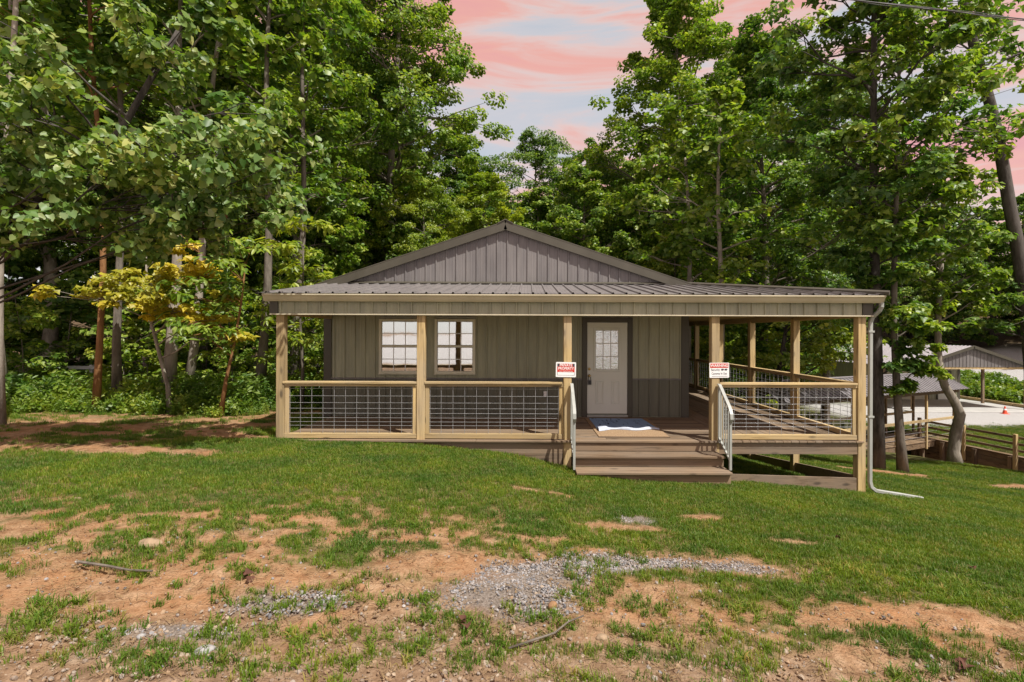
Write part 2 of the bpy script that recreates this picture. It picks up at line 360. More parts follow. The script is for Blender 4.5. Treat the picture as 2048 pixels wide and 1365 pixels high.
def masks(x, y):
    n = fbm(x*1.5, y*2.1, 31); n2 = fbm(x*6.0, y*9.0, 37, 5)
    bare = np.zeros_like(x)
    for c in [(-2.1, 3.30, 2.1, .62), (-.3, 3.85, .95, .30), (.25, 3.45, 1.05, .55), (1.5, 4.3, 1.0, .22), (2.05, 5.95, .26, .14), (2.7, 5.1, .3, .10),
              (2.6, 3.45, .75, .22), (3.6, 3.3, .7, .18), (-6.0, 7.5, 1.5, .32), (-5.4, 8.9, .8, .3), (9.7, 13.4, 1.6, .5), (13.0, 12.6, 1.2, .4), (.4, 6.5, .7, .10), (-1.2, 4.5, .8, .2), (-2.6, 4.75, .9, .15), (.9, 5.3, .45, .16)]:
        bare = np.maximum(bare, ell(x, y, *c))
    mott = smooth(6.7, 4.4, y + np.maximum(x-0.8, 0)*0.75 + (n-.5)*1.2)                # worn foreground
    bare = np.maximum(bare, mott*smooth(.45, .57, n2*.65+n*.35 + .07*(mott-.5) - .045*smooth(-.6, .6, x)*smooth(3.0, 3.8, y) - .02*smooth(1, 3, x)))
    left = smooth(-.5, .9, (y-6.7) - (x+6.8)*1.55)*(x < -4.3)*(y < 15)*smooth(-4.2, -5.0, x + .0*y)  # trodden soil left of the porch
    bare = np.maximum(bare, left*smooth(.34, .52, n*.5+n2*.5))
    grav = np.zeros_like(x)
    for c in GRAV: grav = np.maximum(grav, ell(x, y, *c, soft=.7))
    peb = smooth(3.25, 2.6, y + (n-.5)*.9)
    drive = smooth(-1.5, -4.0, y)*smooth(40, 30, np.abs(x))                           # unseen pale gravel behind the camera, added to lighten what the windows reflect
    drive = np.maximum(drive, smooth(26.6, 27.6, y + (n-.5)*1.5)*smooth(37, 34, y)*(x > 18)*(x < 60)*smooth(18, 20, x))
    drive = np.maximum(drive, smooth(33.5, 35, x-(n-.5))*smooth(33.5, 36, y)*smooth(49, 46, y)*smooth(48, 44, x)*(1-ell(x, y, 35.2, 38.2, 1.7, 3.6, .3)))
    forest = smooth(15, 17.5, y - np.where(x < -4, 3.0*smooth(-4, -7, x), 0)) * np.where(x < 8.0, 1, 0)
    forest = np.maximum(forest, np.maximum(smooth(46, 49, y), smooth(44, 48, x)*smooth(20, 26, y))*(1-drive)); forest = np.maximum(forest, smooth(-11.5, -14, x)*smooth(6, 9, y))
    ditch = smooth(.15, .6, (x-xl(y))/2.2)*(x < xw(y)-.05)*(y > 6)*(y < 36)
    forest = np.maximum(forest, ditch)
    under = ((x > -4.45) & (x < 5.95) & (y > 8.95) & (y < 22)).astype(float)
    under = under*np.where((x > 3.2) & (y < 16), smooth(3.5, 2.6, x - 0*y)*1.0, 1.0)
    grass = (1-bare)*(1-grav*.95)*(1-drive)*(1-forest)*(1-under)
    return dict(bare=bare, grav=grav, drive=drive, peb=peb*(1-drive), forest=np.maximum(forest, under*.7), grass=grass)

def axis_pts(segs):
    out = []
    for a, b, s in segs: out += list(np.arange(a, b-1e-6, s))
    out.append(segs[-1][1]); return np.array(out)
xs = axis_pts([(-320, -80, 40), (-80, -30, 5), (-30, -14, 1), (-14, -7, .25), (-7, 7, .075), (7, 24, .22), (24, 44, .8), (44, 80, 4), (80, 320, 40)])
ys = axis_pts([(-320, -60, 40), (-60, -10, 5), (-10, 2, .8), (2, 10, .075), (10, 26, .22), (26, 54, .8), (54, 100, 4), (100, 320, 40)])
GX, GY = np.meshgrid(xs, ys, indexing='ij'); gx = GX.ravel(); gy = GY.ravel(); gz = terrain(gx, gy)
mk = masks(gx, gy)
near = smooth(9.5, 7, gy)*smooth(1, 2, gy)
gz = gz + near*mk['bare']*((fbm(gx*7, gy*7, 51)-.5)*.035 + (fbm(gx*2.2, gy*2.2, 55)-.5)*.05 - .012)
nx, ny = len(xs), len(ys)
me = bpy.data.meshes.new('ground')
me.vertices.add(nx*ny); me.vertices.foreach_set('co', np.stack([gx, gy, gz], 1).astype(np.float32).ravel())
I, J = np.meshgrid(np.arange(nx-1), np.arange(ny-1), indexing='ij'); a = (I*ny+J).ravel()
q = np.stack([a, a+ny, a+ny+1, a+1], 1).astype(np.int32)
me.loops.add(q.size); me.loops.foreach_set('vertex_index', q.ravel())
me.polygons.add(len(q)); me.polygons.foreach_set('loop_start', np.arange(0, q.size, 4, dtype=np.int32))
me.update(calc_edges=True); me.polygons.foreach_set('use_smooth', [True]*len(q))
for k in ('bare', 'grav', 'peb', 'forest', 'drive'):
    at = me.attributes.new(k, 'FLOAT', 'POINT'); at.data.foreach_set('value', mk[k].astype(np.float32))
m, nt, o = new_mat('soil_and_turf'); b = principled(nt, o, 0.95, 0.12)
def attr(k): return N(nt, 'ShaderNodeAttribute', attribute_name=k).outputs['Fac']
v = coords(nt)
def nse(s, d=6.0, r=.62):
    n_ = N(nt, 'ShaderNodeTexNoise', i_Scale=s, i_Detail=d, i_Roughness=r); nt.links.new(v, n_.inputs['Vector']); return n_.outputs[0]
nf = nse(9); nc = nse(1.3); nff = nse(60, 3)
soil = ramp(nt, nf, [(0.30, (0.18, 0.090, 0.042)), (0.5, (0.335, 0.205, 0.115)), (0.72, (0.45, 0.305, 0.19))])
soil = mixc(nt, ramp(nt, nc, [(0.42, (0, 0, 0)), (0.66, (.8, .8, .8))]), soil, (0.36, 0.178, 0.080))
soil = mixc(nt, 1.0, soil, ramp(nt, nff, [(0.3, (.72, .70, .68)), (0.6, (1.1, 1.1, 1.1))]), 'MULTIPLY')
turf = ramp(nt, nf, [(0.3, (0.060, 0.062, 0.020)), (0.6, (0.105, 0.105, 0.034)), (0.8, (0.19, 0.14, 0.065))])
gravc = ramp(nt, nff, [(0.3, (0.10, 0.085, 0.07)), (0.5, (0.20, 0.165, 0.135)), (0.7, (0.29, 0.255, 0.225))])
pebc = ramp(nt, nf, [(0.3, (0.13, 0.08, 0.046)), (0.5, (0.23, 0.15, 0.092)), (0.7, (0.33, 0.24, 0.165))])
litter = ramp(nt, nf, [(0.3, (0.045, 0.032, 0.018)), (0.6, (0.11, 0.075, 0.040)), (0.8, (0.17, 0.11, 0.06))])
c = mixc(nt, attr('bare'), turf, soil); c = mixc(nt, attr('peb'), c, pebc); c = mixc(nt, attr('grav'), c, gravc); c = mixc(nt, attr('forest'), c, litter)
c = mixc(nt, attr('drive'), c, ramp(nt, nff, [(0.3, (0.22, 0.215, 0.21)), (0.5, (0.40, 0.39, 0.38)), (0.7, (0.55, 0.54, 0.53))]))
nt.links.new(c, b.inputs['Base Color'])
hb = N(nt, 'ShaderNodeMath', operation='ADD'); nt.links.new(nf, hb.inputs[0]); nt.links.new(nff, hb.inputs[1])
bump(nt, hb.outputs[0], b, 0.7, 0.025)
tag(link('ground', me, m), kind='structure')

# ------------------------------------------------------------------ scatter helper (geometry nodes: stuff only)
def scatter(name, label, cat, pts, rot, scl, idx, sources):
    col = bpy.data.collections.new(name + '_sources')
    for i, s in enumerate(sources):
        s.name = 'src%02d_%s' % (i, name); col.objects.link(s)
    me = bpy.data.meshes.new(name); n = len(pts)
    me.vertices.add(n); me.vertices.foreach_set('co', np.asarray(pts, np.float32).ravel())
    a = me.attributes.new('rot', 'FLOAT_VECTOR', 'POINT'); a.data.foreach_set('vector', np.asarray(rot, np.float32).ravel())
    a = me.attributes.new('scl', 'FLOAT', 'POINT'); a.data.foreach_set('value', np.asarray(scl, np.float32))
    a = me.attributes.new('idx', 'INT', 'POINT'); a.data.foreach_set('value', np.asarray(idx, np.int32))
    ob = link(name, me); tag(ob, label, cat, kind='stuff')
    ng = bpy.data.node_groups.new(name, 'GeometryNodeTree')
    ng.interface.new_socket('Geometry', in_out='INPUT', socket_type='NodeSocketGeometry'); ng.interface.new_socket('Geometry', in_out='OUTPUT', socket_type='NodeSocketGeometry')
    gi = ng.nodes.new('NodeGroupInput'); go = ng.nodes.new('NodeGroupOutput')
    ci = ng.nodes.new('GeometryNodeCollectionInfo'); ci.inputs['Collection'].default_value = col; ci.inputs['Separate Children'].default_value = True; ci.inputs['Reset Children'].default_value = True
    ip = ng.nodes.new('GeometryNodeInstanceOnPoints'); ip.inputs['Pick Instance'].default_value = True
    def na(nm, t):
        k = ng.nodes.new('GeometryNodeInputNamedAttribute'); k.data_type = t; k.inputs['Name'].default_value = nm
        return k.outputs['Attribute']
    L = ng.links
    L.new(gi.outputs[0], ip.inputs['Points']); L.new(ci.outputs[0], ip.inputs['Instance'])
    L.new(na('idx', 'INT'), ip.inputs['Instance Index']); L.new(na('rot', 'FLOAT_VECTOR'), ip.inputs['Rotation']); L.new(na('scl', 'FLOAT'), ip.inputs['Scale'])
    L.new(ip.outputs[0], go.inputs[0])
    md = ob.modifiers.new('scatter', 'NODES'); md.node_group = ng
    return ob
def src_obj(V, F, mat):
    me = bpy.data.meshes.new('source'); me.from_pydata([tuple(p) for p in V], [], F); me.update(); me.materials.append(mat)
    return bpy.data.objects.new('source', me)

# ------------------------------------------------------------------ leaves and trees
def leaf_arrays(P, nrm, size, half, droop=0.25, fold=0.18, r=rng):
    """P (n,3) leaf bases, nrm (n,3) normals; half: outline of one half from base to tip"""
    n = len(P); half = np.array(half, float); k = len(half)
    nrm = nrm/np.linalg.norm(nrm, axis=1, keepdims=True)
    t = r.normal(size=(n, 3)); t[:, 2] -= droop*2
    t -= nrm*np.sum(t*nrm, 1, keepdims=True); t /= np.linalg.norm(t, axis=1, keepdims=True)+1e-9
    s = np.cross(nrm, t)
    side = half[1:-1]; ns = len(side)
    loc = [half[0]] + [half[-1]] + list(side) + [np.array((-p[0], p[1])) for p in side]
    V = np.empty((n, len(loc), 3))
    for i, (u, w) in enumerate(loc):
        hgt = fold*abs(u) - 0.22*w*w
        V[:, i] = P + size[:, None]*(s*u + t*w + nrm*hgt)
    f1 = [0] + list(range(2, 2+ns)) + [1]; f2 = [1] + list(range(1+2*ns, 1+ns, -1)) + [0]
    base = (np.arange(n)*len(loc))[:, None]
    F = np.concatenate([base + np.array(f1)[None], base + np.array(f2)[None]], 1).reshape(-1, len(f1))
    return V.reshape(-1, 3), F
def arr_mesh(name, V, F):
    me = bpy.data.meshes.new(name); me.vertices.add(len(V)); me.vertices.foreach_set('co', V.astype(np.float32).ravel())
    k = F.shape[1]; me.loops.add(F.size); me.loops.foreach_set('vertex_index', F.astype(np.int32).ravel())
    me.polygons.add(len(F)); me.polygons.foreach_set('loop_start', np.arange(0, F.size, k, dtype=np.int32)); me.update(calc_edges=True)
    return me
POPLAR = [(0, 0), (.46, .18), (.40, .78), (0, .86)]
MAPLE = [(0, 0), (.52, .22), (.28, .55), (0, 1.0)]
HEART = [(0, .06), (.34, -.06), (.52, .24), (.34, .66), (0, 1.0)]
OVAL = [(0, 0), (.20, .35), (.14, .75), (0, 1.0)]
def wander(p0, p1, n, amp, r, arch=0.0):
    p0, p1 = np.array(p0, float), np.array(p1, float); out = []
    L = np.linalg.norm(p1-p0); ph = r.uniform(0, 6.28, 4)
    for i in range(n):
        t = i/(n-1); w = amp*L*math.sin(math.pi*t)
        out.append(p0 + (p1-p0)*t + w*np.array([math.sin(ph[0]+4*t), math.sin(ph[1]+5*t), .4*math.sin(ph[2]+4*t)]) + np.array([0, 0, arch*L*math.sin(math.pi*t)]))
    return out
def tree_meshes(name, path, r0, r1, clumps, half, size, per, seed, sub=6, flat=0.6, twigs=True, sides=8, droop=.25, up=.45, sunb=.42, limb=.2):
    """path: trunk points; clumps: (x, y, z, radius). Returns trunk mesh, crown mesh"""
    r = np.random.default_rng(seed); path = [np.array(p, float) for p in path]; n = len(path)
    rad = [r0*1.25] + [r0 + (r1-r0)*(i/(n-1))**.9 for i in range(1, n)]
    geo = [tubeg(path, rad, sides)]
    seg = np.array(path); zz = seg[:, 2]; top = zz.max()
    P = []; Nn = []; S = []
    for (x, y, z, cr_) in clumps:
        c = np.array((x, y, z)); d = math.hypot(x-np.interp(z, zz, seg[:, 0]), y-np.interp(z, zz, seg[:, 1]))
        zs = float(np.clip(z - d*r.uniform(.25, .75), zz.min()+(top-zz.min())*.12, top*.985)); st = np.array([np.interp(zs, zz, seg[:, k]) for k in range(3)])
        rr = float(np.interp(zs, zz, rad)); ln = np.linalg.norm(c-st)
        rb = min(rr*.55, .018+.016*ln, limb)
        lp = wander(st, c, 6, .07, r, .05); geo.append(tubeg(lp, [rb*(1-.8*i/5) for i in range(6)], 5, False))
        subs = c + r.normal(size=(sub, 3))*np.array([cr_*.62, cr_*.62, cr_*.62*flat])
        for q in subs:
            if twigs: geo.append(tubeg(wander(lp[r.integers(3, 6)], q, 3, .08, r), [rb*.3+.004, rb*.2+.003, .003], 3, False))
            m_ = int(per*r.uniform(.6, 1.4)/sub)
            g = r.normal(size=(m_, 3)); g *= (r.uniform(.2, 1, size=(m_, 1))**.5)/np.linalg.norm(g, axis=1, keepdims=True)
            pt = q + g*np.array([cr_*.50, cr_*.50, cr_*.42*flat]); P.append(pt)
            out = (c-np.array([np.interp(c[2], zz, seg[:, 0]), np.interp(c[2], zz, seg[:, 1]), c[2]-1.0])); out /= np.linalg.norm(out)+1e-6
            Nn.append(np.array([0, 0, up]) + sunb*np.array([.37, -.40, .84]) + .35*out + .5*g + r.normal(size=(m_, 3))*.55)
            S.append(size*r.uniform(.6, 1.25, m_))
    V, F = leaf_arrays(np.concatenate(P), np.concatenate(Nn), np.concatenate(S), half, droop, r=r)
    cm = arr_mesh('crown', V, F)
    VV = []; FF = []
    for v_, f_ in geo:
        k = len(VV); VV += v_; FF += [tuple(i+k for i in q) for q in f_]
    tm = bpy.data.meshes.new('trunk'); tm.from_pydata([tuple(p) for p in VV], [], FF); tm.update(); tm.polygons.foreach_set('use_smooth', [True]*len(tm.polygons))
    return tm, cm
def canopy_clumps(H, base, Rm, n, seed, path=None, cr=(.20, .34), shape=.45):
    r = np.random.default_rng(seed); out = []
    for i in range(n):
        t = ((i+.5)/n)**.92; z = base + (H-base)*t
        prof = (math.sin(math.pi*min(1, .13+.82*t))**.7) if shape is None else min(1, (t/shape+.35)/1.35 if t < shape else 1)*(1 if t < shape else max(.12, 1-((t-shape)/(1-shape))**1.7))
        a = i*2.39996 + r.uniform(-.5, .5); d = Rm*prof*math.sqrt(r.uniform(.12, 1.0))
        x, y = d*math.cos(a), d*math.sin(a)
        if path is not None:
            zz = [p[2] for p in path]; x += np.interp(z, zz, [p[0] for p in path]); y += np.interp(z, zz, [p[1] for p in path])
        out.append((x, y, z + r.uniform(-.3, .3), Rm*r.uniform(*cr)*(0.75+.25*prof)))
    return out
def plant_tree(name, label, cat, meshes, loc, rot, sc, bk, lf, group=None):
    t = thing(name, label, cat, group, loc); t.rotation_euler = (0, 0, rot); t.scale = (sc, sc, sc) if not hasattr(sc, '__len__') else sc
    for nm, me, mt in (('trunk', meshes[0], bk), ('crown', meshes[1], lf)):
        o_ = bpy.data.objects.new(nm, me); COL.objects.link(o_); o_.parent = t
        if not me.materials: me.materials.append(mt)
        o_.material_slots[0].link = 'OBJECT'; o_.material_slots[0].material = mt
    return t

# ================================================================== the cabin
YF, YW, YB = 8.75, 11.24, 21.9         # porch front, front wall, back wall
XL, XR, XP = -4.55, 3.60, 5.94         # wall corners, outer side of the side porch
cabin = thing('cabin', 'tan and brown metal cabin with gable roof and wraparound wooden porch', 'cabin')

# ---- walls
fw = box('front_wall', TAN, cabin, (XL+.03, YW+.02, -.15), (XR-.03, YW+.14, 2.92), c=0)
ribbed('siding_panel', TAN, fw, (0, YW, 0), (1,0,0), (0,0,1), (0,-1,0), XL+.15, 1.225, const(.86), const(2.62), phase=-.02)
ribbed('siding_panel', TAN, fw, (0, YW, 0), (1,0,0), (0,0,1), (0,-1,0), 2.36, XR-.145, const(.86), const(2.62), phase=-.02)
ribbed('wainscot_panel', WAIN, fw, (0, YW, 0), (1,0,0), (0,0,1), (0,-1,0), XL+.15, 1.225, const(.01), const(.835), phase=-.02)
ribbed('wainscot_panel', WAIN, fw, (0, YW, 0), (1,0,0), (0,0,1), (0,-1,0), 2.36, XR-.145, const(.01), const(.835), phase=-.02)
for a, b_ in ((XL+.14, 1.23), (2.355, XR-.14)):
    box('drip_trim', SLATE, fw, (a, YW-.030, .828), (b_, YW+.01, .864), c=.006)
for a, b_ in ((XL-.02, XL+.15), (XR-.15, XR+.02)):
    box('corner_trim', SLATED, fw, (a, YW-.034, -.02), (b_, YW+.12, 2.6), c=.004)
sw = box('side_wall', TAN, cabin, (XR-.14, YW+.15, -.15), (XR-.02, YB, 2.9), c=0)
ribbed('siding_panel', TAN, sw, (XR, 0, 0), (0,1,0), (0,0,1), (1,0,0), YW+.13, YB, const(.86), const(2.62))
ribbed('wainscot_panel', WAIN, sw, (XR, 0, 0), (0,1,0), (0,0,1), (1,0,0), YW+.13, YB, const(.01), const(.85))
sw2 = box('side_wall', TAN, cabin, (XL+.02, YW+.15, -.35), (XL+.14, YB, 2.9), c=0)
ribbed('siding_panel', TAN, sw2, (XL, 0, 0), (0,1,0), (0,0,1), (-1,0,0), YW+.13, YB, const(.86), const(2.9))
ribbed('wainscot_panel', WAIN, sw2, (XL, 0, 0), (0,1,0), (0,0,1), (-1,0,0), YW+.13, YB, const(-.35), const(.85))
box('back_wall', TAN, cabin, (XL+.02, YB+.005, -.9), (XR-.02, YB+.12, 2.9), c=0)
# ---- gable
PX, PZ, EZ = -.50, 4.30, 2.94
def rake(u): return EZ + (PZ-EZ)*(1-abs(u-PX)/((PX-XL) if u < PX else (XR-PX)))
gb = part('gable', SLATE, cabin, ([(XL, YW+.05, EZ-.1), (XR, YW+.05, EZ-.1), (XR, YW+.05, EZ), (PX, YW+.05, PZ-.02), (XL, YW+.05, EZ)], [(0,1,2,3,4)]))
ribbed('siding_panel', SLATE, gb, (0, YW, 0), (1,0,0), (0,0,1), (0,-1,0), XL+.25, XR-.25, const(EZ+.015), lambda u: rake(u)-.05, phase=-.02, extra=(PX,))
# ---- main roof: two slopes of steel sheets, rake trim and ridge cap
OV = .10
for sgn, xe in ((-1, XL-.12), (1, XR+.02)):
    run = abs(xe-PX); sl = (PZ-EZ)/((PX-XL) if sgn < 0 else (XR-PX)); ev = Vector((sgn, 0, -sl)).normalized(); ln = run*math.sqrt(1+sl*sl)
    en = Vector((sgn*sl, 0, 1)).normalized()
    rf = part('roof_slope', SLATE, cabin, ([tuple(Vector((PX, y, PZ)) + ev*d + en*h) for y in (YW-.02, YB+.2) for d in (0, ln) for h in (-.05, .01)],
              [(0,1,3,2), (4,6,7,5), (0,4,5,1), (2,3,7,6), (1,5,7,3), (0,2,6,4)]))
    ribbed('roof_panel', SLATE, rf, (PX, YW-OV, PZ+.012), (0,1,0), tuple(ev), tuple(en), 0.0, YB-YW+.3, const(0.03), const(ln), phase=.03)
    V, F = extrudeg([(0, -.12), (.035, -.12), (.035, .045), (0, .045)], Vector((PX, YW-OV-.012, PZ)), (0,1,0), tuple(en), tuple(ev), ln+.03)
    part('rake_trim', SLATED, rf, (V, F))
    V, F = extrudeg([(0, 0), (.13, 0), (.13, .022), (0, .022)], Vector((PX, YW-OV-.016, PZ)) + en*.047, (0,1,0), tuple(en), tuple(ev), ln+.03)
    part('rake_cap', SLATED, rf, (V, F))
part('ridge_cap', SLATED, cabin, extrudeg([(-.17, -.02), (0, .062), (.17, -.02), (.17, .0), (0, .085), (-.17, .0)], (PX, YW-OV-.03, PZ+.03), (1,0,0), (0,0,1), (0,1,0), YB-YW+.35))
# ---- porch roof: front shed and right wing meeting on a hip
Y0, Z0, Z1 = 8.56, 2.545, 2.965
X1 = 6.16
sl = (Z1-Z0)/(YW-Y0); k = (YW-Y0)/(X1-XR)
pr = part('porch_roof', PINE['X'], cabin, ([(XL-.08, Y0+.02, Z0-.05), (X1-.02, Y0+.02, Z0-.05), (XR, YW, Z1-.05), (XL-.08, YW, Z1-.05)], [(0,1,2,3)]),
          ([(X1-.02, Y0+.02, Z0-.052), (X1-.02, YB, Z0-.052), (XR, YB, Z1-.052), (XR, YW, Z1-.052)], [(0,1,2,3)]))
ribbed('roof_panel', SLATE, pr, (0, Y0, Z0), (1,0,0), (0,1,sl), (0,-sl,1), XL-.10, X1-.03, const(0), lambda u: (YW-Y0) if u < XR else (X1-u)*k, phase=.07, extra=(XR,))
slx = (Z1-Z0)/(X1-XR)
ribbed('roof_panel', SLATE, pr, (X1, 0, Z0), (0,1,0), (-1,0,slx), (slx,0,1), Y0+.03, YB+.2, const(0), lambda u: (X1-XR) if u > YW else (u-Y0)/k, phase=.07, extra=(YW,))
hp = [Vector((X1+.02, Y0-.02, Z0+.03)), Vector((XR-.05, YW+.05, Z1+.035))]
part('hip_cap', SLATED, pr, tubeg(hp, .045, 6))
part('apron_flashing', SLATED, pr, extrudeg([(-.06, .012), (0, .02), (0, .06), (-.012, .06), (-.06, .03)], (XL, YW-.02, Z1), (0,1,0), (0,0,1), (1,0,0), XR-XL))
# eave closure of the sheet ribs, ceiling, beams
cl = box('porch_ceiling', PINE['X'], cabin, (XL+.12, YF+.10, 2.30), (XR-.02, YW-.04, 2.32), c=0)
box('porch_ceiling', PINE['Y'], cabin, (XR+.03, YF+.10, 2.301), (XP-.06, YB, 2.321), c=0)
box('front_beam', PINE['X'], cabin, (XL+.10, YF+.02, 2.18), (XP-.04, YF+.10, 2.42), c=.004)
box('side_beam', PINE['Y'], cabin, (XP-.12, YF+.12, 2.16), (XP-.04, YB, 2.40), c=.004)
box('side_beam', PINE['Y'], cabin, (XL+.10, YF+.12, 2.18), (XL+.18, YW-.04, 2.40), c=.004)
# fascia of ribbed tan steel with dark end caps
fa = box('fascia', TAN, cabin, (XL+.06, YF-.012, 2.185), (XP+.07, YF+.015, 2.44), c=0)
ribbed('fascia_panel', TAN, fa, (0, YF-.014, 0), (1,0,0), (0,0,1), (0,-1,0), XL+.20, XP-.10, const(2.20), const(2.44), phase=.01)
box('fascia_trim', CREAM, fa, (XL+.05, YF-.045, 2.176), (XP+.09, YF+.016, 2.200), c=.004)
box('end_cap', SLATED, fa, (XL+.05, YF-.038, 2.201), (XL+.195, YF+.02, 2.44), c=.003)
box('end_cap', SLATED, fa, (XP-.095, YF-.038, 2.201), (XP+.075, YF+.02, 2.44), c=.003)
fs = box('side_fascia', TAN, cabin, (XP+.05, YF+.04, 2.185), (XP+.068, YB, 2.44), c=0)
ribbed('fascia_panel', TAN, fs, (XP+.07, 0, 0), (0,1,0), (0,0,1), (1,0,0), YF+.04, YB, const(2.20), const(2.44))
part('side_fascia', TAN, cabin, extrudeg([(YF+.03, 2.185), (YW-.05, 2.185), (YW-.05, 2.86), (YF+.03, 2.47)], (XL+.02, 0, 0), (0,1,0), (0,0,1), (1,0,0), .018))
# gutter (K profile) and downspout
GP = [(0, 0), (-.075, 0), (-.10, .035), (-.12, .075), (-.145, .105), (-.145, .125), (-.13, .125), (-.105, .08), (-.06, .012), (-.012, .012), (-.012, .13), (0, .13)]
gu = part('gutter', CREAM, cabin, extrudeg(GP, (XL+.0, YF-.048, 2.41), (0,1,0), (0,0,1), (1,0,0), XP-XL+.20))
part('side_gutter', CREAM, cabin, extrudeg([(-a, b_) for a, b_ in GP], (XP+.085, YF+.05, 2.41), (1,0,0), (0,0,1), (0,1,0), YB-YF))
def rect_pipe(pts, w, d, name, mat, parent, axis_side):
    s = Vector(axis_side); V = []; F = []
    pts = [Vector(p) for p in pts]
    for i, p in enumerate(pts):
        t = (pts[min(i+1, len(pts)-1)]-pts[max(i-1, 0)]).normalized(); n_ = t.cross(s).normalized()
        for a, b_ in ((-1,-.7),(-.7,-1),(.7,-1),(1,-.7),(1,.7),(.7,1),(-.7,1),(-1,.7)): V.append(tuple(p + s*(a*w/2) + n_*(b_*d/2)))
    for i in range(len(pts)-1):
        for j in range(8): F.append((i*8+j, i*8+(j+1) % 8, i*8+8+(j+1) % 8, i*8+8+j))
    F.append(tuple(range(7, -1, -1))); F.append(tuple(len(V)-8+j for j in range(8)))
    return part(name, mat, parent, (V, F))
gzc = tz(6.1, 8.8)
rect_pipe([(6.12, YF-.10, 2.42), (6.12, YF-.10, 2.34), (6.10, YF-.07, 2.27), (6.05, YF+.03, 2.16), (6.04, YF+.06, 2.08), (6.04, YF+.06, 1.0), (6.04, YF+.06, gzc+.22), (6.06, YF+.055, gzc+.13), (6.13, YF+.04, gzc+.07),
           (6.22, YF+.03, gzc+.055), (6.55, YF+.0, tz(6.55, 8.75)+.04), (6.90, YF-.02, tz(6.9, 8.73)+.03)], .062, .062, 'downspout', ALU, gu, (0, 1, 0))
for z in (1.9, .4):
    box('downspout_strap', ALU, gu, (5.99, YF+.02, z), (6.09, YF+.10, z+.035), c=.002)

# ---- windows
def window(x0, x1, z0, z1, lab):
    y = YW-.02; w = .065
    fr = part('window', ALMOND, cabin,
        boxg((x0, y-.05, z0), (x0+w, y+.02, z1), None, .006), boxg((x1-w, y-.05, z0), (x1, y+.02, z1), None, .006),
        boxg((x0+w, y-.049, z1-w*.9), (x1-w, y+.02, z1), None, .006), boxg((x0+w, y-.052, z0), (x1-w, y+.02, z0+w*.9), None, .006),
        boxg((x0+w, y-.045, (z0+z1)/2-.025), (x1-w, y+.02, (z0+z1)/2+.025), None, .005))
    fr['label'] = lab
    box('sill', ALMOND, fr, (x0-.01, y-.065, z0-.018), (x1+.01, y-.01, z0-.001), c=.004)
    box('pane_backing', PANEBACK, fr, (x0+w, y+.004, z0+w*.9), (x1-w, y+.012, z1-w*.9), c=0)  # white backing added so the panes read bright, as if reflecting the sky
    mid = (z0+z1)/2; n = 3
    for (b0, b1), yy in (((z0+w*.9, mid-.025), y-.018), ((mid+.025, z1-w*.9), y-.012)):
        cw = (x1-x0-2*w)/3; ch = (b1-b0)/2
        for i in range(3):
            for j in range(2):
                box('pane', GLASS, fr, (x0+w+i*cw+.007, yy-.003, b0+j*ch+.007), (x0+w+(i+1)*cw-.007, yy, b0+(j+1)*ch-.007), c=0)
        for i in (1, 2): box('muntin', WHITE, fr, (x0+w+i*cw-.0085, yy-.009, b0), (x0+w+i*cw+.0085, yy+.006, b1), c=0)
        box('muntin', WHITE, fr, (x0+w, yy-.0085, b0+ch-.0085), (x1-w, yy+.0055, b0+ch+.0085), c=0)
window(-3.324, -2.408, .96, 2.185, 'window partly hidden by a porch post')
window(-2.079, -1.163, .96, 2.185, 'window between two porch posts')

# ---- door
dx0, dx1, dz0, dz1 = 1.340, 2.243, .075, 2.118
dy = YW-.028
door = part('door', DOORP, cabin, boxg((dx0, dy, dz0), (dx1, dy+.045, dz1), None, .004))
for a, b_, c0, c1 in ((dx0-.112, dx0-.003, 0.0, dz1+.11), (dx1+.003, dx1+.112, 0.0, dz1+.11)):
    box('door_trim', SLATED, door, (a, dy-.022, c0), (b_, dy+.05, c1), c=.004)
box('door_trim', SLATED, door, (dx0-.003, dy-.021, dz1+.004), (dx1+.003, dy+.05, dz1+.109), c=.004)
box('threshold', ALU, door, (dx0-.002, dy-.05, .002), (dx1+.002, dy+.04, .055), c=.006)
gx0, gx1, gz0, gz1 = 1.480, 2.080, 1.022, 1.988
fr = part('glazing_frame', DOORP, door, boxg((gx0, dy-.018, gz0), (gx0+.045, dy+.001, gz1), None, .006), boxg((gx1-.045, dy-.018, gz0), (gx1, dy+.001, gz1), None, .006),
     boxg((gx0+.045, dy-.017, gz1-.045), (gx1-.045, dy+.001, gz1), None, .006), boxg((gx0+.045, dy-.017, gz0), (gx1-.045, dy+.001, gz0+.045), None, .006))
box('glazing_backing', PANEBACK, door, (gx0+.045, dy-.005, gz0+.045), (gx1-.045, dy-.002, gz1-.045), c=0)
cw = (gx1-gx0-.09)/3; ch = (gz1-gz0-.09)/3
for i in range(3):
    for j in range(3):
        box('pane', GLASSW, door, (gx0+.045+i*cw+.009, dy-.009, gz0+.045+j*ch+.009), (gx0+.045+(i+1)*cw-.009, dy-.007, gz0+.045+(j+1)*ch-.009), c=0)
for i in (1, 2):
    box('muntin', WHITE, door, (gx0+.045+i*cw-.011, dy-.0165, gz0+.045), (gx0+.045+i*cw+.011, dy-.003, gz1-.045), c=0)
    box('muntin', WHITE, door, (gx0+.045, dy-.0155, gz0+.045+i*ch-.011), (gx1-.045, dy-.0035, gz0+.045+i*ch+.011), c=0)
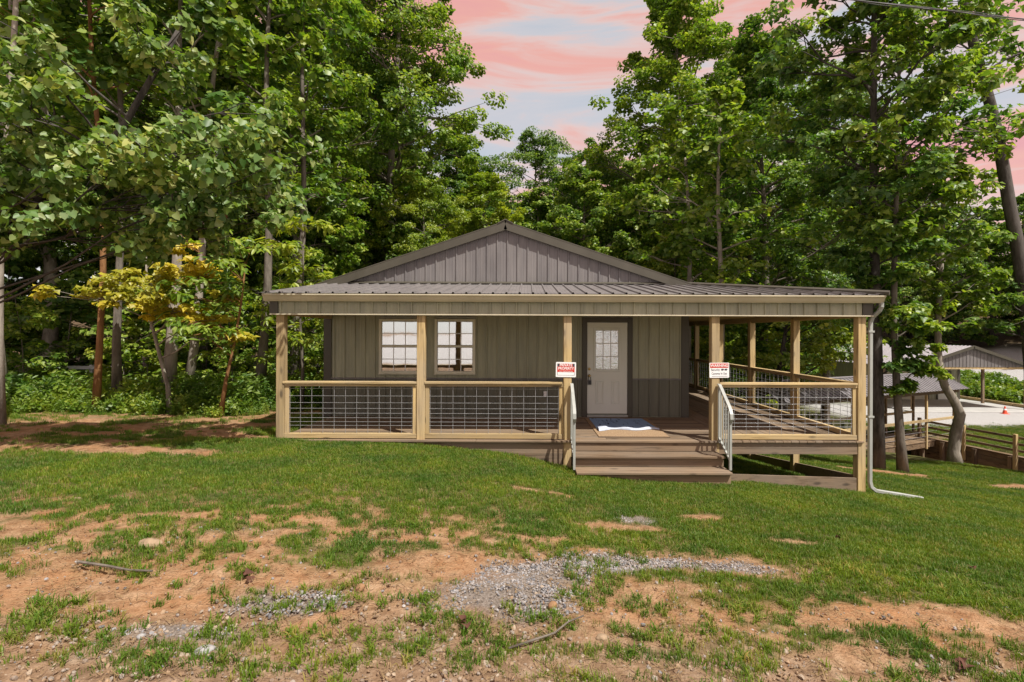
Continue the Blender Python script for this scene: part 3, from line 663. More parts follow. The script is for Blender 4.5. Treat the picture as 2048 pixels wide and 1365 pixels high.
for a, b_ in ((1.525, 1.715), (1.885, 2.075)):        # two raised panels, each a moulded rim round a field
    z0, z1 = .29, .815
    part('door_panel', DOORP, door, boxg((a, dy-.010, z0), (a+.02, dy+.001, z1), None, .004), boxg((b_-.02, dy-.010, z0), (b_, dy+.001, z1), None, .004),
         boxg((a+.02, dy-.0095, z1-.02), (b_-.02, dy+.001, z1), None, .004), boxg((a+.02, dy-.0095, z0), (b_-.02, dy+.001, z0+.02), None, .004),
         boxg((a+.045, dy-.008, z0+.045), (b_-.045, dy+.001, z1-.045), None, .006))
def lathe_y(prof, x, y, z, n=14):
    V = []; F = []
    for r_, d in prof:
        for k_ in range(n): V.append((x+r_*math.cos(2*math.pi*k_/n), y-d, z+r_*math.sin(2*math.pi*k_/n)))
    for i in range(len(prof)-1):
        for k_ in range(n): F.append((i*n+k_, i*n+(k_+1) % n, (i+1)*n+(k_+1) % n, (i+1)*n+k_))
    F.append(tuple(len(V)-n+k_ for k_ in range(n))); return V, F
part('deadbolt', BRASS, door, lathe_y([(.032, 0), (.032, .012), (.024, .018), (.018, .022), (.018, .032), (.006, .034)], dx0+.048, dy, 1.075), smooth=False)
part('door_knob', BRASS, door, lathe_y([(.034, 0), (.034, .006), (.012, .012), (.012, .03), (.026, .04), (.029, .052), (.022, .066), (.004, .070)], dx0+.048, dy, .925), smooth=True)
box('outlet_cover', WHITE, fw, (.365, YW-.05, .46), (.435, YW-.015, .575), c=.008)
box('light_strip', ALU, fw, (-3.28, YW-.05, 2.215), (-2.45, YW-.02, 2.235), c=.003)
box('light_strip', ALU, fw, (-2.04, YW-.05, 2.215), (-1.20, YW-.02, 2.235), c=.003)

lb = thing('lockbox', 'small grey key lockbox hanging from the door knob', 'lockbox', loc=(dx0+.05, dy-.035, .80))
box('lockbox_body', LOCKG, lb, (-.04, -.022, -.075), (.04, .022, .035), c=.008)
box('keypad', BLACK, lb, (-.028, -.026, -.055), (.028, -.0225, .015), c=.002)
part('shackle', BLACK, lb, tubeg([(-.028, 0, .03)] + [(-.028*math.cos(t), 0, .075+.03*math.sin(t)) for t in np.linspace(0, math.pi, 7)] + [(.028, 0, .03)], .0065, 6), smooth=True)

# ---- deck
dk = part('deck_frame', DECK['X'], cabin, boxg((XL+.14, YF+.02, -.235), (.80, YF+.06, -.040)), boxg((3.35, YF+.02, -.235), (XP-.15, YF+.06, -.040)),
          boxg((.80, YF+.03, -.235), (3.35, YF+.06, -.040)),
          boxg((XP-.12, YF+.15, -.235), (XP-.08, YB, -.040)), boxg((XL+.14, YF+.07, -.235), (XL+.18, YW, -.040)), boxg((XR+.3, YF+.07, -.235), (XR+.34, YB, -.04)), *[boxg((XR+.35, y, -.235), (XP-.13, y+.04, -.041)) for y in np.arange(YF+.6, YB, .6)])
def planks(parent, x0, x1, y0, y1, along, cuts, w=.14, gap=.006, z=0.0):
    a0, a1, b0, b1 = (x0, x1, y0, y1) if along == 'X' else (y0, y1, x0, x1)
    n = int(round((b1-b0)/w)); w = (b1-b0)/n
    for i in range(n):
        cc = [a0] + sorted(c_ + random.uniform(-.02, .02) for c_ in cuts[i % len(cuts)]) + [a1]
        for s in range(len(cc)-1):
            lo = [cc[s]+.0015, b0+i*w+gap/2, z-.034]; hi = [cc[s+1]-.0015, b0+(i+1)*w-gap/2, z+random.uniform(-.0015, .0015)]
            if along == 'Y': lo[0], lo[1] = lo[1], lo[0]; hi[0], hi[1] = hi[1], hi[0]
            box('plank', DECK[along], parent, lo, hi, c=.004)
planks(dk, XL+.14, XR+.02, YF-.045, YW-.04, 'X', [(-.9,), (-2.6, 1.4), (.4,), (-1.7, 2.2)])
planks(dk, XR+.022, XP-.05, YF-.02, YB, 'Y', [(13.6, 18.1), (12.0, 16.9), (14.8, 19.6), (11.2, 16.0)])
# skirt boards down to the slope
def skirt(pts, th=.04, h=.2, n=(0, -1)):
    for (x0, y0, z0), (x1, y1, z1) in zip(pts[:-1], pts[1:]):
        d = Vector((x1-x0, y1-y0, 0)); nn = Vector((n[0], n[1], 0))*th
        V = [(x0, y0, z0-h), (x1, y1, z1-h), (x1, y1, z1), (x0, y0, z0)]; V += [(p[0]-nn.x, p[1]-nn.y, p[2]) for p in V]
        part('skirt_board', DECK['X'], cabin, (V, [(0,1,2,3), (7,6,5,4), (0,4,5,1), (1,5,6,2), (2,6,7,3), (3,7,4,0)]))
skirt([(-1.75, YF+.02, -.237), (.62, YF+.02, -.237)], h=.19)
skirt([(-.6, YF+.022, -.429), (.62, YF+.022, -.429)], h=.24)
skirt([(3.40, YF-.26, -.515), (5.78, YF+.02, -.655)], h=.30)
skirt([(XP-.06, YF+.16, -.64), (XP-.06, 15.0, -1.52), (XP-.06, YB, -2.3)], h=.34, n=(1, 0))

# ---- posts
POSTX = [(-4.41), (-1.94), (.635), (3.23), (5.80)]
PW = .14
for i, x in enumerate(POSTX):
    zb = tz(x+.07, YF+.07)-.12
    box('porch_post', PINE['Z'], cabin, (x, YF+.015 if i else YF+.02, zb), (x+PW, YF+.155, 2.20 if i else 2.21), c=.006)
SP = 2.13
for i in range(1, 7):
    y = YF+.02 + SP*i; zb = tz(5.87, y)-.2
    box('porch_post', PINE['Z'], cabin, (5.80, y, zb), (5.80+PW, y+PW, 2.20), c=.006)

# ---- railings with wire mesh infill
def railing(p0, p1, z=0.0, cap_over=(0, 0), capw=.14, hw=(.885, .755, .635, .535, .45, .37, .30, .235)):
    p0 = Vector(p0); p1 = Vector(p1); d = (p1-p0); L = d.length; M = frameM((p0.x, p0.y, z), d)
    ax = 'X' if abs(d.x) > abs(d.y) else 'Y'
    rl = part('railing', PINE[ax], cabin, boxg((.002, -.045, .926), (L-.002, .045, .974), M, .003))
    for a in (.004, L-.075): box('stile', PINE['Z'], rl, (a, -.03, .10), (a+.071, .03, .925), M, .003)
    box('cap_rail', PINE[ax], rl, (-cap_over[0], -capw/2, .975), (L+cap_over[1], capw/2, 1.012), M, .004)
    box('bottom_rail', PINE[ax], rl, (.002, -.045, .015), (L-.002, .045, .098), M, .003)
    geo = []
    n = max(2, int(round((L-.15)/.2))); s = (L-.15)/n
    for i in range(n+1):
        x = .075 + s*(i if 0 < i < n else (i+.06 if i == 0 else i-.06))
        geo.append(tubeg([M @ Vector((x, -.012, .09)), M @ Vector((x, -.012, .93))], .0038, 5))
    for h in hw: geo.append(tubeg([M @ Vector((.06, -.018, h)), M @ Vector((L-.06, -.018, h))], .0038, 5))
    part('wire_mesh', GALV, rl, *geo)
yr = YF+.075
railing((-4.41+PW, yr, 0), (-1.94, yr, 0), cap_over=(.02, -.002))
railing((-1.94+PW, yr, 0), (.635, yr, 0), cap_over=(.002, -.02))
railing((3.23+PW, yr, 0), (5.80, yr, 0), cap_over=(-.002, -.01))
for i in range(6):
    y0 = YF+.02 + SP*i + PW; y1 = YF+.02 + SP*(i+1)
    railing((5.87, y0, 0), (5.87, y1, 0), cap_over=(-.002, -.002), capw=.12)

# ---- steps
SX0, SX1 = .80, 3.32
st = part('steps', DECK['X'], cabin, *[extrudeg([(0, -.24), (-.27, -.24), (-.27, -.43), (-.57, -.43), (-.57, -.80), (0, -.80)], (x, YF-.01, 0), (0,1,0), (0,0,1), (1,0,0), .04) for x in (SX0+.02, 2.04, SX1-.06)])
for i, (y, z) in enumerate(((YF-.31, -.185), (YF-.61, -.375))):
    for s in range(2):
        box('tread', DECK['X'], st, (SX0, y-.075+s*.18, z-.038), (SX1, y-.075+s*.18+.174, z), c=.005)
for i, (y, z0, z1) in enumerate(((YF+.018, -.184, -.036), (YF-.290, -.374, -.224), (YF-.590, -.70, -.414))):
    box('riser', DECK['X'], st, (SX0+.005, y-.03, z0), (SX1-.005, y-.004, z1), c=.003)
def handrail(x):
    ya, yb = YF-.035, YF-.52
    hr = part('stair_handrail', ALU, st, boxg((x-.02, ya-.02, -.03), (x+.02, ya+.02, .94), None, .003), boxg((x-.02, yb-.02, -.375), (x+.02, yb+.02, .60), None, .003))
    def flat(pts, w, t): return extr_path(pts, x, w, t)
    pts = [(ya+.03, .985), (ya-.03, .975), (yb+.05, .665), (yb-.0, .615), (yb-.045, .55), (yb-.055, .47), (yb-.03, .42)]
    part('grab_rail', ALU, hr, extr_path(pts, x, .052, .026))
    part('lower_rail', ALU, hr, extr_path([(ya, .06), (yb, -.22)], x, .03, .03))
    for t in (.2, .4, .6, .8):
        y = ya + (yb-ya)*t; zt = .96 + (.635-.96)*t; zb_ = .06 + (-.22-.06)*t
        box('baluster', ALU, hr, (x-.009, y-.009, zb_), (x+.009, y+.009, zt), c=0)
def extr_path(pts, x, w, t):
    V = []; F = []; n = len(pts)
    for i, (y, z) in enumerate(pts):
        a = pts[max(i-1, 0)]; b_ = pts[min(i+1, n-1)]; d = Vector((b_[0]-a[0], b_[1]-a[1])).normalized(); nn = Vector((-d.y, d.x))*t/2
        for sx, sn in ((-1,-1),(1,-1),(1,1),(-1,1)): V.append((x+sx*w/2, y+sn*nn.x, z+sn*nn.y))
    for i in range(n-1):
        for j in range(4): F.append((i*4+j, i*4+(j+1) % 4, i*4+4+(j+1) % 4, i*4+4+j))
    F += [(3,2,1,0), tuple(len(V)-4+j for j in range(4))]; return V, F
handrail(.775); handrail(3.345)

# ================================================================== things on the porch
MATM, nt, o = new_mat('coir'); b = principled(nt, o, .95, .1); v = coords(nt)
n1 = N(nt, 'ShaderNodeTexNoise', i_Scale=55.0, i_Detail=4.0); nt.links.new(v, n1.inputs['Vector']); nt.links.new(ramp(nt, n1.outputs[0], [(.3, (.16, .10, .06)), (.5, (.33, .22, .13)), (.7, (.44, .33, .21))]), b.inputs['Base Color']); bump(nt, n1.outputs[0], b, .8, .01)
mt = part('door_mat', MATM, None, ([(1.27, 10.95, .002), (1.285, 9.0, .002), (2.57, 9.03, .002), (2.63, 10.98, .002), (1.275, 10.945, .016), (1.292, 9.008, .016), (2.563, 9.038, .016), (2.622, 10.972, .016)],
     [(0,1,2,3)[::-1], (4,5,6,7), (0,1,5,4), (1,2,6,5), (2,3,7,6), (3,0,4,7)]))
box('mat_binding', OLDW['X'], mt, (1.282, 8.985, .002), (2.575, 9.006, .02), c=.004)
tag(mt, 'large brown coir door mat on the porch boards before the door', 'door mat')
BLUE, nt, o = new_mat('blue_rug'); b = principled(nt, o, .95, .1); v = coords(nt, (1, 1, 1))
vv = coords(nt, (9.0, 2.2, 1)); vo = N(nt, 'ShaderNodeTexVoronoi', i_Scale=1.3); nt.links.new(vv, vo.inputs['Vector'])
vs2 = coords(nt, (34, 5, 1)); n2 = N(nt, 'ShaderNodeTexNoise', i_Scale=1.0, i_Detail=2.0); nt.links.new(vs2, n2.inputs['Vector'])
mk1 = N(nt, 'ShaderNodeMath', operation='MULTIPLY'); nt.links.new(ramp(nt, vo.outputs['Distance'], [(.30, (1, 1, 1)), (.40, (0, 0, 0))]), mk1.inputs[0]); nt.links.new(ramp(nt, n2.outputs[0], [(.52, (0, 0, 0)), (.57, (1, 1, 1))]), mk1.inputs[1])
c = mixc(nt, mk1.outputs[0], (.25, .37, .58), (.05, .07, .12)); nt.links.new(c, b.inputs['Base Color'])
n3 = N(nt, 'ShaderNodeTexNoise', i_Scale=80.0); nt.links.new(v, n3.inputs['Vector']); bump(nt, n3.outputs[0], b, .4, .004)
V = []; F = []; nu, nv = 22, 18
for j in range(nv):
    t = j/(nv-1)
    for i in range(nu):
        s = i/(nu-1); x = (1.345+.01*t) + s*(1.15+.045*t); y = 10.9 - 1.20*t + .02*math.sin(9*s)*t
        V.append((x, y, .022 + .006*mnoise.noise(Vector((x*4, y*3, 0))) + .02*max(0, t-.85)*math.sin(18*s)))
for j in range(nv-1):
    for i in range(nu-1): F.append((j*nu+i, (j+1)*nu+i, (j+1)*nu+i+1, j*nu+i+1))
rug = part('blue_rug', BLUE, None, (V, F), smooth=True)
tag(rug, 'blue patterned rug with its front edge folded up, lying on the brown mat', 'rug')
V = []; F = []                                      # the folded front edge, pale underside up
for i in range(30):
    s = i/29; x = 1.36 + s*1.19; w = .05 + .018*math.sin(11*s+1) + (.05*(1-s*5) if s < .2 else 0); h = .035 + .012*math.sin(17*s) + (.02 if s < .15 else 0)
    yb_ = 9.705 + .02*math.sin(9*s)
    for k_ in range(7):
        a = math.pi*k_/6; V.append((x, yb_ + .02 - w*(1-math.cos(a))*1.15 + .0, .022 + h*math.sin(a)))
for i in range(29):
    for k_ in range(6): F.append((i*7+k_, i*7+k_+1, i*7+8+k_, i*7+7+k_))
PALEB = paint('pale_rug_back', (.46, .50, .58), .95, .1, var=.2, nscale=9)
part('folded_edge', PALEB, rug, (V, F), smooth=True)

def text(body, size, mat, parent, loc, ext=.0006, sx=1.0, bold=0.0):
    cu = bpy.data.curves.new('lettering', 'FONT'); cu.body = body; cu.size = size; cu.extrude = ext; cu.align_x = 'CENTER'; cu.align_y = 'CENTER'; cu.offset = bold
    cu.materials.append(mat); tmp = bpy.data.objects.new('lettering_curve', cu); me_ = bpy.data.meshes.new_from_object(tmp); bpy.data.objects.remove(tmp); ob = bpy.data.objects.new('lettering', me_); COL.objects.link(ob); ob.parent = parent
    if not me_.materials: me_.materials.append(mat)
    ob.location = loc; ob.rotation_euler = (R(90), 0, 0); ob.scale = (sx, 1, 1); return ob
def rplate(w, h, t, r_, y0):
    pts = []
    for cx, cz, a0 in ((w/2-r_, h/2-r_, 0), (-w/2+r_, h/2-r_, 90), (-w/2+r_, -h/2+r_, 180), (w/2-r_, -h/2+r_, 270)):
        for k_ in range(5): a = R(a0 + 22.5*k_); pts.append((cx+r_*math.cos(a), cz+r_*math.sin(a)))
    return extrudeg(pts, (0, y0, 0), (1,0,0), (0,0,1), (0,1,0), t)
s1 = thing('private_property_sign', 'red, black and white PRIVATE PROPERTY sign on a porch post by the steps', 'sign', loc=(.675, YF+.008, 1.235)); s1.rotation_euler = (0, R(.8), 0)
part('sign_plate', WHITE, s1, rplate(.352, .262, .004, .014, -.004))
box('sign_field', CHAR, s1, (-.152, -.0055, -.100), (.152, -.0042, .104), c=0)
box('sign_field', REDP, s1, (-.152, -.0064, -.043), (.152, -.0057, .052), c=0)
box('sign_field', REDP, s1, (-.115, -.0062, .0525), (.118, -.0058, .102), c=0)
box('sign_field', WHITE, s1, (-.146, -.0066, -.096), (.146, -.0058, -.046), c=0)
text('PRIVATE', .062, WHITE, s1, (.0, -.0072, .076), sx=.95, bold=.0012)
text('PROPERTY', .062, WHITE, s1, (.0, -.0072, .019), sx=.93, bold=.0012)
text('NO TRESPASSING', .024, WHITE, s1, (.0, -.0072, -.030), sx=1.25)
s2 = thing('warning_sign', 'white WARNING security camera sign with red header on a porch post', 'sign', loc=(3.36, YF+.008, 1.232)); s2.rotation_euler = (0, R(-.6), 0)
part('sign_plate', WHITE, s2, rplate(.345, .262, .004, .014, -.004))
box('sign_field', REDP, s2, (-.160, -.0055, .042), (.160, -.0042, .118), c=0)
text('WARNING', .066, WHITE, s2, (0, -.0066, .080), sx=.98, bold=.0012)
text('Security', .058, CHAR, s2, (-.068, -.0052, .008), sx=.82)
text('Cameras In Use', .056, CHAR, s2, (-.002, -.0052, -.058), sx=.74)
box('sign_field', CHAR, s2, (-.13, -.0055, -.108), (.14, -.0046, -.103), c=0)
for dx in (.055, .115):                              # two camera pictograms
    part('camera_symbol', CHAR, s2, extrudeg([(-.026, -.012), (.012, -.016), (.028, .004), (.014, .018), (-.020, .014)], (dx, -.0058, .010), (1,0,0), (0,0,1), (0,1,0), .001))

# ================================================================== beyond the ditch: covered footbridge
BA, BB = Vector((9.6, 18.9, -3.0)), Vector((20.6, 24.0, -3.0))
BM = frameM(BA, BB-BA); BL = (BB-BA).length; BWD = 1.7           # local x along the bridge, local y away from the camera
br = thing('covered_footbridge', 'long covered wooden footbridge with grey metal roof over the ditch', 'footbridge')
dk2 = part('bridge_frame', OLDW['X'], br, boxg((0, 0, -.30), (BL, .06, -.045), BM), boxg((0, BWD-.06, -.30), (BL, BWD, -.045), BM))
n = int(BL/.145)
for i in range(n):
    box('plank', OLDW['Y'], dk2, (i*BL/n+.004, -.03, -.042), ((i+1)*BL/n-.004, BWD+.03, 0), BM, c=0)
npost = 6
for i in range(npost):
    x = .3 + (BL-.6)*i/(npost-1)
    for y in (-.06, BWD-.03):
        box('bridge_post', PINE['Z'] if y < 0 else OLDW['Z'], br, (x, y, -.35), (x+.09, y+.09, 2.12), BM, c=.004)
    if 1 <= i: box('bridge_pile', OLDW['Z'], br, (x-.03, .08, -1.9), (x+.11, .22, -.30), BM, c=.004)
    if 1 <= i: box('bridge_pile', OLDW['Z'], br, (x-.03, BWD-.24, -1.9), (x+.11, BWD-.10, -.30), BM, c=.004)
    if i < npost-1:
        x2 = .3 + (BL-.6)*(i+1)/(npost-1)
        for y, yy in ((-.11, -.062), (BWD+.01, BWD+.06)):
            box('handrail', PINE['X'], br, (x, y, .90), (x2+.09, yy, 1.02), BM, c=.004)
        for k_ in range(3):
            part('guard_wire', GALV, br, tubeg([BM @ Vector((x+.05, -.03, .22+.22*k_)), BM @ Vector((x2+.05, -.03, .22+.22*k_))], .006, 5))
for y in (-.05, BWD-.03): box('eave_beam', OLDW['X'], br, (-.1, y, 2.121), (BL+.1, y+.07, 2.27), BM, c=.004)
e_x = (BB-BA).normalized(); e_y = Vector((0, 0, 1)).cross(e_x)
RID = BA + e_y*(BWD/2) + Vector((0, 0, 2.98))
for sg in (-1, 1):
    hw_ = BWD/2+.35; ev = (e_y*sg*hw_ + Vector((0, 0, -.66))); ln = ev.length; ev.normalize(); en = (e_x.cross(ev) if sg < 0 else ev.cross(e_x)); en = en if en.z > 0 else -en
    rf = part('bridge_roof', OLDW['X'], br, ([tuple(RID + e_x*a + ev*d - en*.03) for a in (-.3, BL+.3) for d in (0, ln)], [(0,1,3,2)]))
    ribbed('roof_panel', ROOF3, rf, tuple(RID - e_x*.4), tuple(e_x), tuple(ev), tuple(en), 0, BL+.8, const(0), const(ln), sheet=4)
part('ridge_cap', ROOF3, br, tubeg([RID - e_x*.42 + Vector((0, 0, .01)), RID + e_x*(BL+.42) + Vector((0, 0, .01))], .06, 6))

# ------------------------------------------------------------------ retaining wall and rail fence on top
rw = thing('retaining_wall', 'timber plank retaining wall along the far bank of the ditch', 'retaining wall')
WA = Vector((float(xw(24.2))-.28, 24.2, 0)); WB = Vector((float(xw(8.0))-.28, 8.0, 0)); WL = (WB-WA).length; WM = frameM(WA, WB-WA)
nb = 6
for s in range(nb):
    for r_ in range(9):
        box('timber', OLDW['Y'], rw, (s*WL/nb+.004, -.06+.012*((r_*7+s*3) % 3), -4.85+r_*.205), ((s+1)*WL/nb-.004, .06, -4.85+r_*.205+.198), WM, c=.008)
for s in range(nb*2+1):
    box('wall_pile', OLDW['Z'], rw, (s*WL/nb/2-.07, -.22, -5.0), (s*WL/nb/2+.07, -.075, -3.02), WM, c=.008)
box('wall_cap', OLDW['Y'], rw, (0, -.10, -3.003), (WL, .12, -2.965), WM, c=.006)
fc = thing('rail_fence', 'brown three-rail wooden fence standing on the retaining wall', 'fence')
nf_ = 9
for i in range(nf_):
    x = .25 + i*(WL-.5)/(nf_-1)
    box('fence_post', PINE['Z'] if i % 3 else OLDW['Z'], fc, (x, -.19 if i % 2 else -.24, -3.6), (x+.12, -.105 if i % 2 else -.12, -2.08), WM, c=.006)
    if i < nf_-1:
        x2 = .25 + (i+1)*(WL-.5)/(nf_-1)
        for zr in (-2.22, -2.48, -2.74): box('fence_rail', OLDW['Y'], fc, (x+.0, -.10, zr-.05), (x2+.115, -.062, zr+.05), WM, c=.004)

# ------------------------------------------------------------------ garage with carport
gr = thing('garage', 'tan metal garage with grey gable roof and open carport front', 'garage')
GX0, GX1, GY0, GYB, GY2 = 24.9, 32.5, 32.3, 37.6, 48.5
gz_ = -3.0; ez = -.20; pz = 1.16; gxm = (GX0+GX1)/2
gw = box('garage_wall', TAN, gr, (GX0+.08, GYB+.05, gz_-.2), (GX1-.08, GY2, ez+.05), c=0)
ribbed('siding_panel', TAN, gw, (0, GYB, 0), (1,0,0), (0,0,1), (0,-1,0), GX0, GX1, const(gz_), const(ez+.1))
ribbed('siding_panel', TAN, gw, (GX0+.05, 0, 0), (0,1,0), (0,0,1), (-1,0,0), GYB, GY2, const(gz_-.2), const(ez+.1))
box('corner_trim', SLATED, gw, (GX1-.16, GYB-.035, gz_), (GX1+.02, GYB+.04, ez), c=0)
gd = box('garage_door', paint('garage_door_tan', (.52, .48, .36), .5), gr, (27.0, GYB-.045, gz_+.02), (30.0, GYB-.02, gz_+2.25), c=.004)
for a in (26.86, 30.003): box('door_trim', SLATED, gd, (a, GYB-.055, gz_), (a+.137, GYB-.018, gz_+2.40), c=0)
box('door_trim', SLATED, gd, (26.997, GYB-.054, gz_+2.256), (30.0, GYB-.019, gz_+2.40), c=0)
for k_ in range(1, 4): box('door_groove', SLATE, gd, (27.02, GYB-.0475, gz_+.56*k_), (29.98, GYB-.0455, gz_+.56*k_+.02), c=0)
ed = box('entry_door', DOORP, gr, (30.85, GYB-.05, gz_+.03), (31.72, GYB-.02, gz_+2.05), c=.004)
for a in (30.73, 31.723): box('door_trim', SLATED, ed, (a, GYB-.055, gz_), (a+.117, GYB-.018, gz_+2.17), c=0)
box('door_trim', SLATED, ed, (30.85, GYB-.054, gz_+2.056), (31.72, GYB-.019, gz_+2.169), c=0)
def grake(u): return ez+.08 + (pz-ez-.08)*(1-abs(u-gxm)/((GX1-GX0)/2+.2))
gg = part('garage_gable', SLATE, gr, ([(GX0-.1, GY0+.06, ez), (GX1+.1, GY0+.06, ez), (GX1+.1, GY0+.06, ez+.1), (gxm, GY0+.06, pz-.03), (GX0-.1, GY0+.06, ez+.1)], [(0,1,2,3,4)]))
ribbed('siding_panel', SLATE, gg, (0, GY0, 0), (1,0,0), (0,0,1), (0,-1,0), GX0, GX1, const(ez), lambda u: grake(u)-.04, extra=(gxm,))
box('carport_beam', PINE['X'], gr, (GX0, GY0+.02, ez-.14), (GX1, GY0+.10, ez-.002), c=.004)
for sg in (-1, 1):
    xe = gxm + sg*((GX1-GX0)/2+.3); ev = Vector((xe-gxm, 0, ez-.03-pz)); ln = ev.length; ev.normalize(); en = Vector((-ev.z*sg, 0, abs(ev.x))).normalized()
    rf = part('roof_slope', PINE['Y'], gr, ([tuple(Vector((gxm, y, pz-.03)) + ev*d) for y in (GY0-.1, GY2+.2) for d in (0, ln)], [(0,1,3,2)]))
    ribbed('roof_panel', ROOF2, rf, (gxm, GY0-.18, pz), (0,1,0), tuple(ev), tuple(en), 0, GY2-GY0+.4, const(0), const(ln), scale=1.3)
    part('rake_trim', SLATED, rf, extrudeg([(0, -.14), (.04, -.14), (.04, .04), (0, .04)], Vector((gxm, GY0-.20, pz)), (0,1,0), tuple(en), tuple(ev), ln+.02))
for x, y in ((GX0+.05, GY0+.02), (GX1-.19, GY0+.02), (GX0+.05, 35.0), (GX1-.19, 35.4)):
    box('carport_post', OLDW['Z'], gr, (x, y+.09, gz_-.15), (x+.15, y+.24, ez-.002 if y > 33 else ez-.14), c=.006)
pad = box('concrete_pad', CONC, None, (24.4, 31.6, gz_-.25), (33.0, GYB+.4, gz_+.03), c=.02); tag(pad, kind='structure')
ed2 = thing('timber_edging', 'low timber edging beside the carport slab', 'edging')
for k_ in range(3): box('edging_timber', PINE['Y'], ed2, (33.06, 31.9+k_*2.2, gz_-.1), (33.22, 34.07+k_*2.2, gz_+.24), c=.01)
for k_ in range(2): box('edging_timber', PINE['X'], ed2, (33.24+k_*2.1, 32.2, gz_-.1), (35.3+k_*2.1, 32.36, gz_+.26), c=.01)
for j, (zz_, cmat, lab, ca) in enumerate(((.0, REDP, 'small red notice on the right-hand carport post', 'sign'), (-.36, WHITE, 'small white notice below the red one on the carport post', 'sign'))):
    sg_ = part('notice', cmat, None, rplate(.36, .30, .01, .02, -.01)); sg_.location = (GX1-.08, GY0+.105, gz_+1.62+zz_); tag(sg_, lab, ca)
    if j == 0: box('sign_field', WHITE, sg_, (-.13, -.014, .045), (.13, -.011, .085), c=0)
    else: box('sign_field', REDP, sg_, (-.13, -.014, .05), (.13, -.011, .10), c=0); box('sign_field', CHAR, sg_, (-.12, -.014, -.05), (.12, -.011, -.03), c=0)
cn = thing('traffic_cone', 'small orange traffic cone on the gravel before the carport', 'traffic cone', loc=(29.9, 31.3, tz(29.9, 31.3)))
box('cone_base', ORANGE, cn, (-.17, -.17, 0), (.17, .17, .035), c=.01)
part('cone_body', ORANGE, cn, tubeg([(0, 0, .03), (0, 0, .25), (0, 0, .48)], [.13, .08, .03], 12))
part('cone_stripe', WHITE, cn, tubeg([(0, 0, .24), (0, 0, .33)], [.087, .066], 12, False))

# ------------------------------------------------------------------ white rails behind the weeds, overhead cable
wf = thing('white_rail', 'low white rail glimpsed behind the weeds among the trees', 'rail')
for z in (.80, .52): box('rail', WHITE, wf, (-14.6, 15.0, z-.05), (-12.2, 15.05, z+.05), c=.006)
for x in (-14.4, -13.2, -12.3): box('rail_post', WHITE, wf, (x, 15.06, -.4), (x+.09, 15.15, .88), c=.006)
cb = thing('overhead_cable', 'twin overhead service cable crossing above the trees', 'cable')
def sag(x): return 8.62 - .125*(x-6.0) + .012*(x-6)**2*.3
for dz, dy_, rr in ((0, 0, .012), (.035, .03, .008), (-.02, .03, .006)):
    part('strand', CABLE, cb, tubeg([(x, 10.0 + dy_*math.sin(x*2), sag(x)+dz*math.cos(x*1.7)) for x in np.arange(-2, 30, .5)], rr, 6, False), smooth=True)

# ================================================================== trees
def std_path(H, seed, lean=.03, n=9):
    r = np.random.default_rng(seed); a = r.uniform(0, 6.28); w = wander((0, 0, 0), (lean*H*math.cos(a), lean*H*math.sin(a), H*.96), n, .012, r); return w
FOREST = []
for i, (H, base, Rm, ncl, per, half, sz) in enumerate([
    (22, 4.5, 4.2, 78, 840, POPLAR, .14), (24, 6.0, 4.6, 80, 840, MAPLE, .145), (20, 2.6, 4.0, 74, 840, POPLAR, .14),
    (17, 2.0, 4.6, 66, 840, MAPLE, .145), (12, .6, 3.1, 50, 760, POPLAR, .125)]):
    p = std_path(H, 100+i)
    FOREST.append(tree_meshes('forest', p, .012*H+.02, .03, canopy_clumps(H, base, Rm, ncl, 200+i, p, shape=.72 if i == 3 else .45), half, sz, per, 300+i))
T = []
def forest(v, x, y, s, rot, label, lf=LEAF_A, bk=BARK, name='forest_tree', group=None, sx=1.0):
    plant_tree(name, label, 'tree', FOREST[v], (x, y, tz(x, y)-.1), rot, (s*sx, s*sx, s), bk, lf, group)
# behind the cabin, left of the sky gap
forest(0, -7.3, 26.5, 1.15, .3, 'tall poplar behind the cabin roof, beside the pink sky gap on its left', LEAF_A, BARK, 'poplar_tree')
forest(1, -11.2, 28.5, 1.05, 1.3, 'tall maple behind the redbud, second from the sky gap', LEAF_B, BARK, 'maple_tree')
forest(2, -9.4, 21.0, .95, 2.1, 'leafy poplar rising just left of the cabin gable', LEAF_A, BARKP, 'poplar_tree')
forest(3, -5.0, 25.2, .60, .9, 'small bright poplar leaning over the cabin roof from behind', LEAF_L, BARK, 'poplar_tree')
forest(4, -2.2, 25.2, .92, 2.7, 'bright yellow-green tree directly behind the roof peak', LEAF_L, BARK, 'poplar_tree')
forest(0, -15.2, 23.5, .95, 4.0, 'broad poplar in the forest behind the yellow maple', LEAF_A, BARKP, 'poplar_tree')
forest(1, -20.0, 27.0, 1.0, 5.1, 'forest maple at the back, far behind the redbud', LEAF_B, BARK, 'maple_tree')
forest(1, -16.5, 17.2, .80, 2.4, 'tree with shaded crown at the left edge behind the redbud', LEAF_B, BARKP, 'maple_tree')
forest(2, -12.5, 18.2, .90, .4, 'forest poplar standing among the weeds behind the yellow maple', LEAF_A, BARK, 'poplar_tree')
forest(3, .9, 37.5, 1.08, .2, 'round-crowned tree in the middle of the sky gap', LEAF_B, BARK, 'maple_tree')
forest(4, 3.4, 27.0, 1.05, 4.4, 'mid-height tree behind the right slope of the cabin roof', LEAF_A, BARK, 'poplar_tree')
forest(3, 5.0, 34.0, .98, 1.4, 'maple behind the cabin, right of the round-crowned tree', LEAF_B, BARK, 'maple_tree')
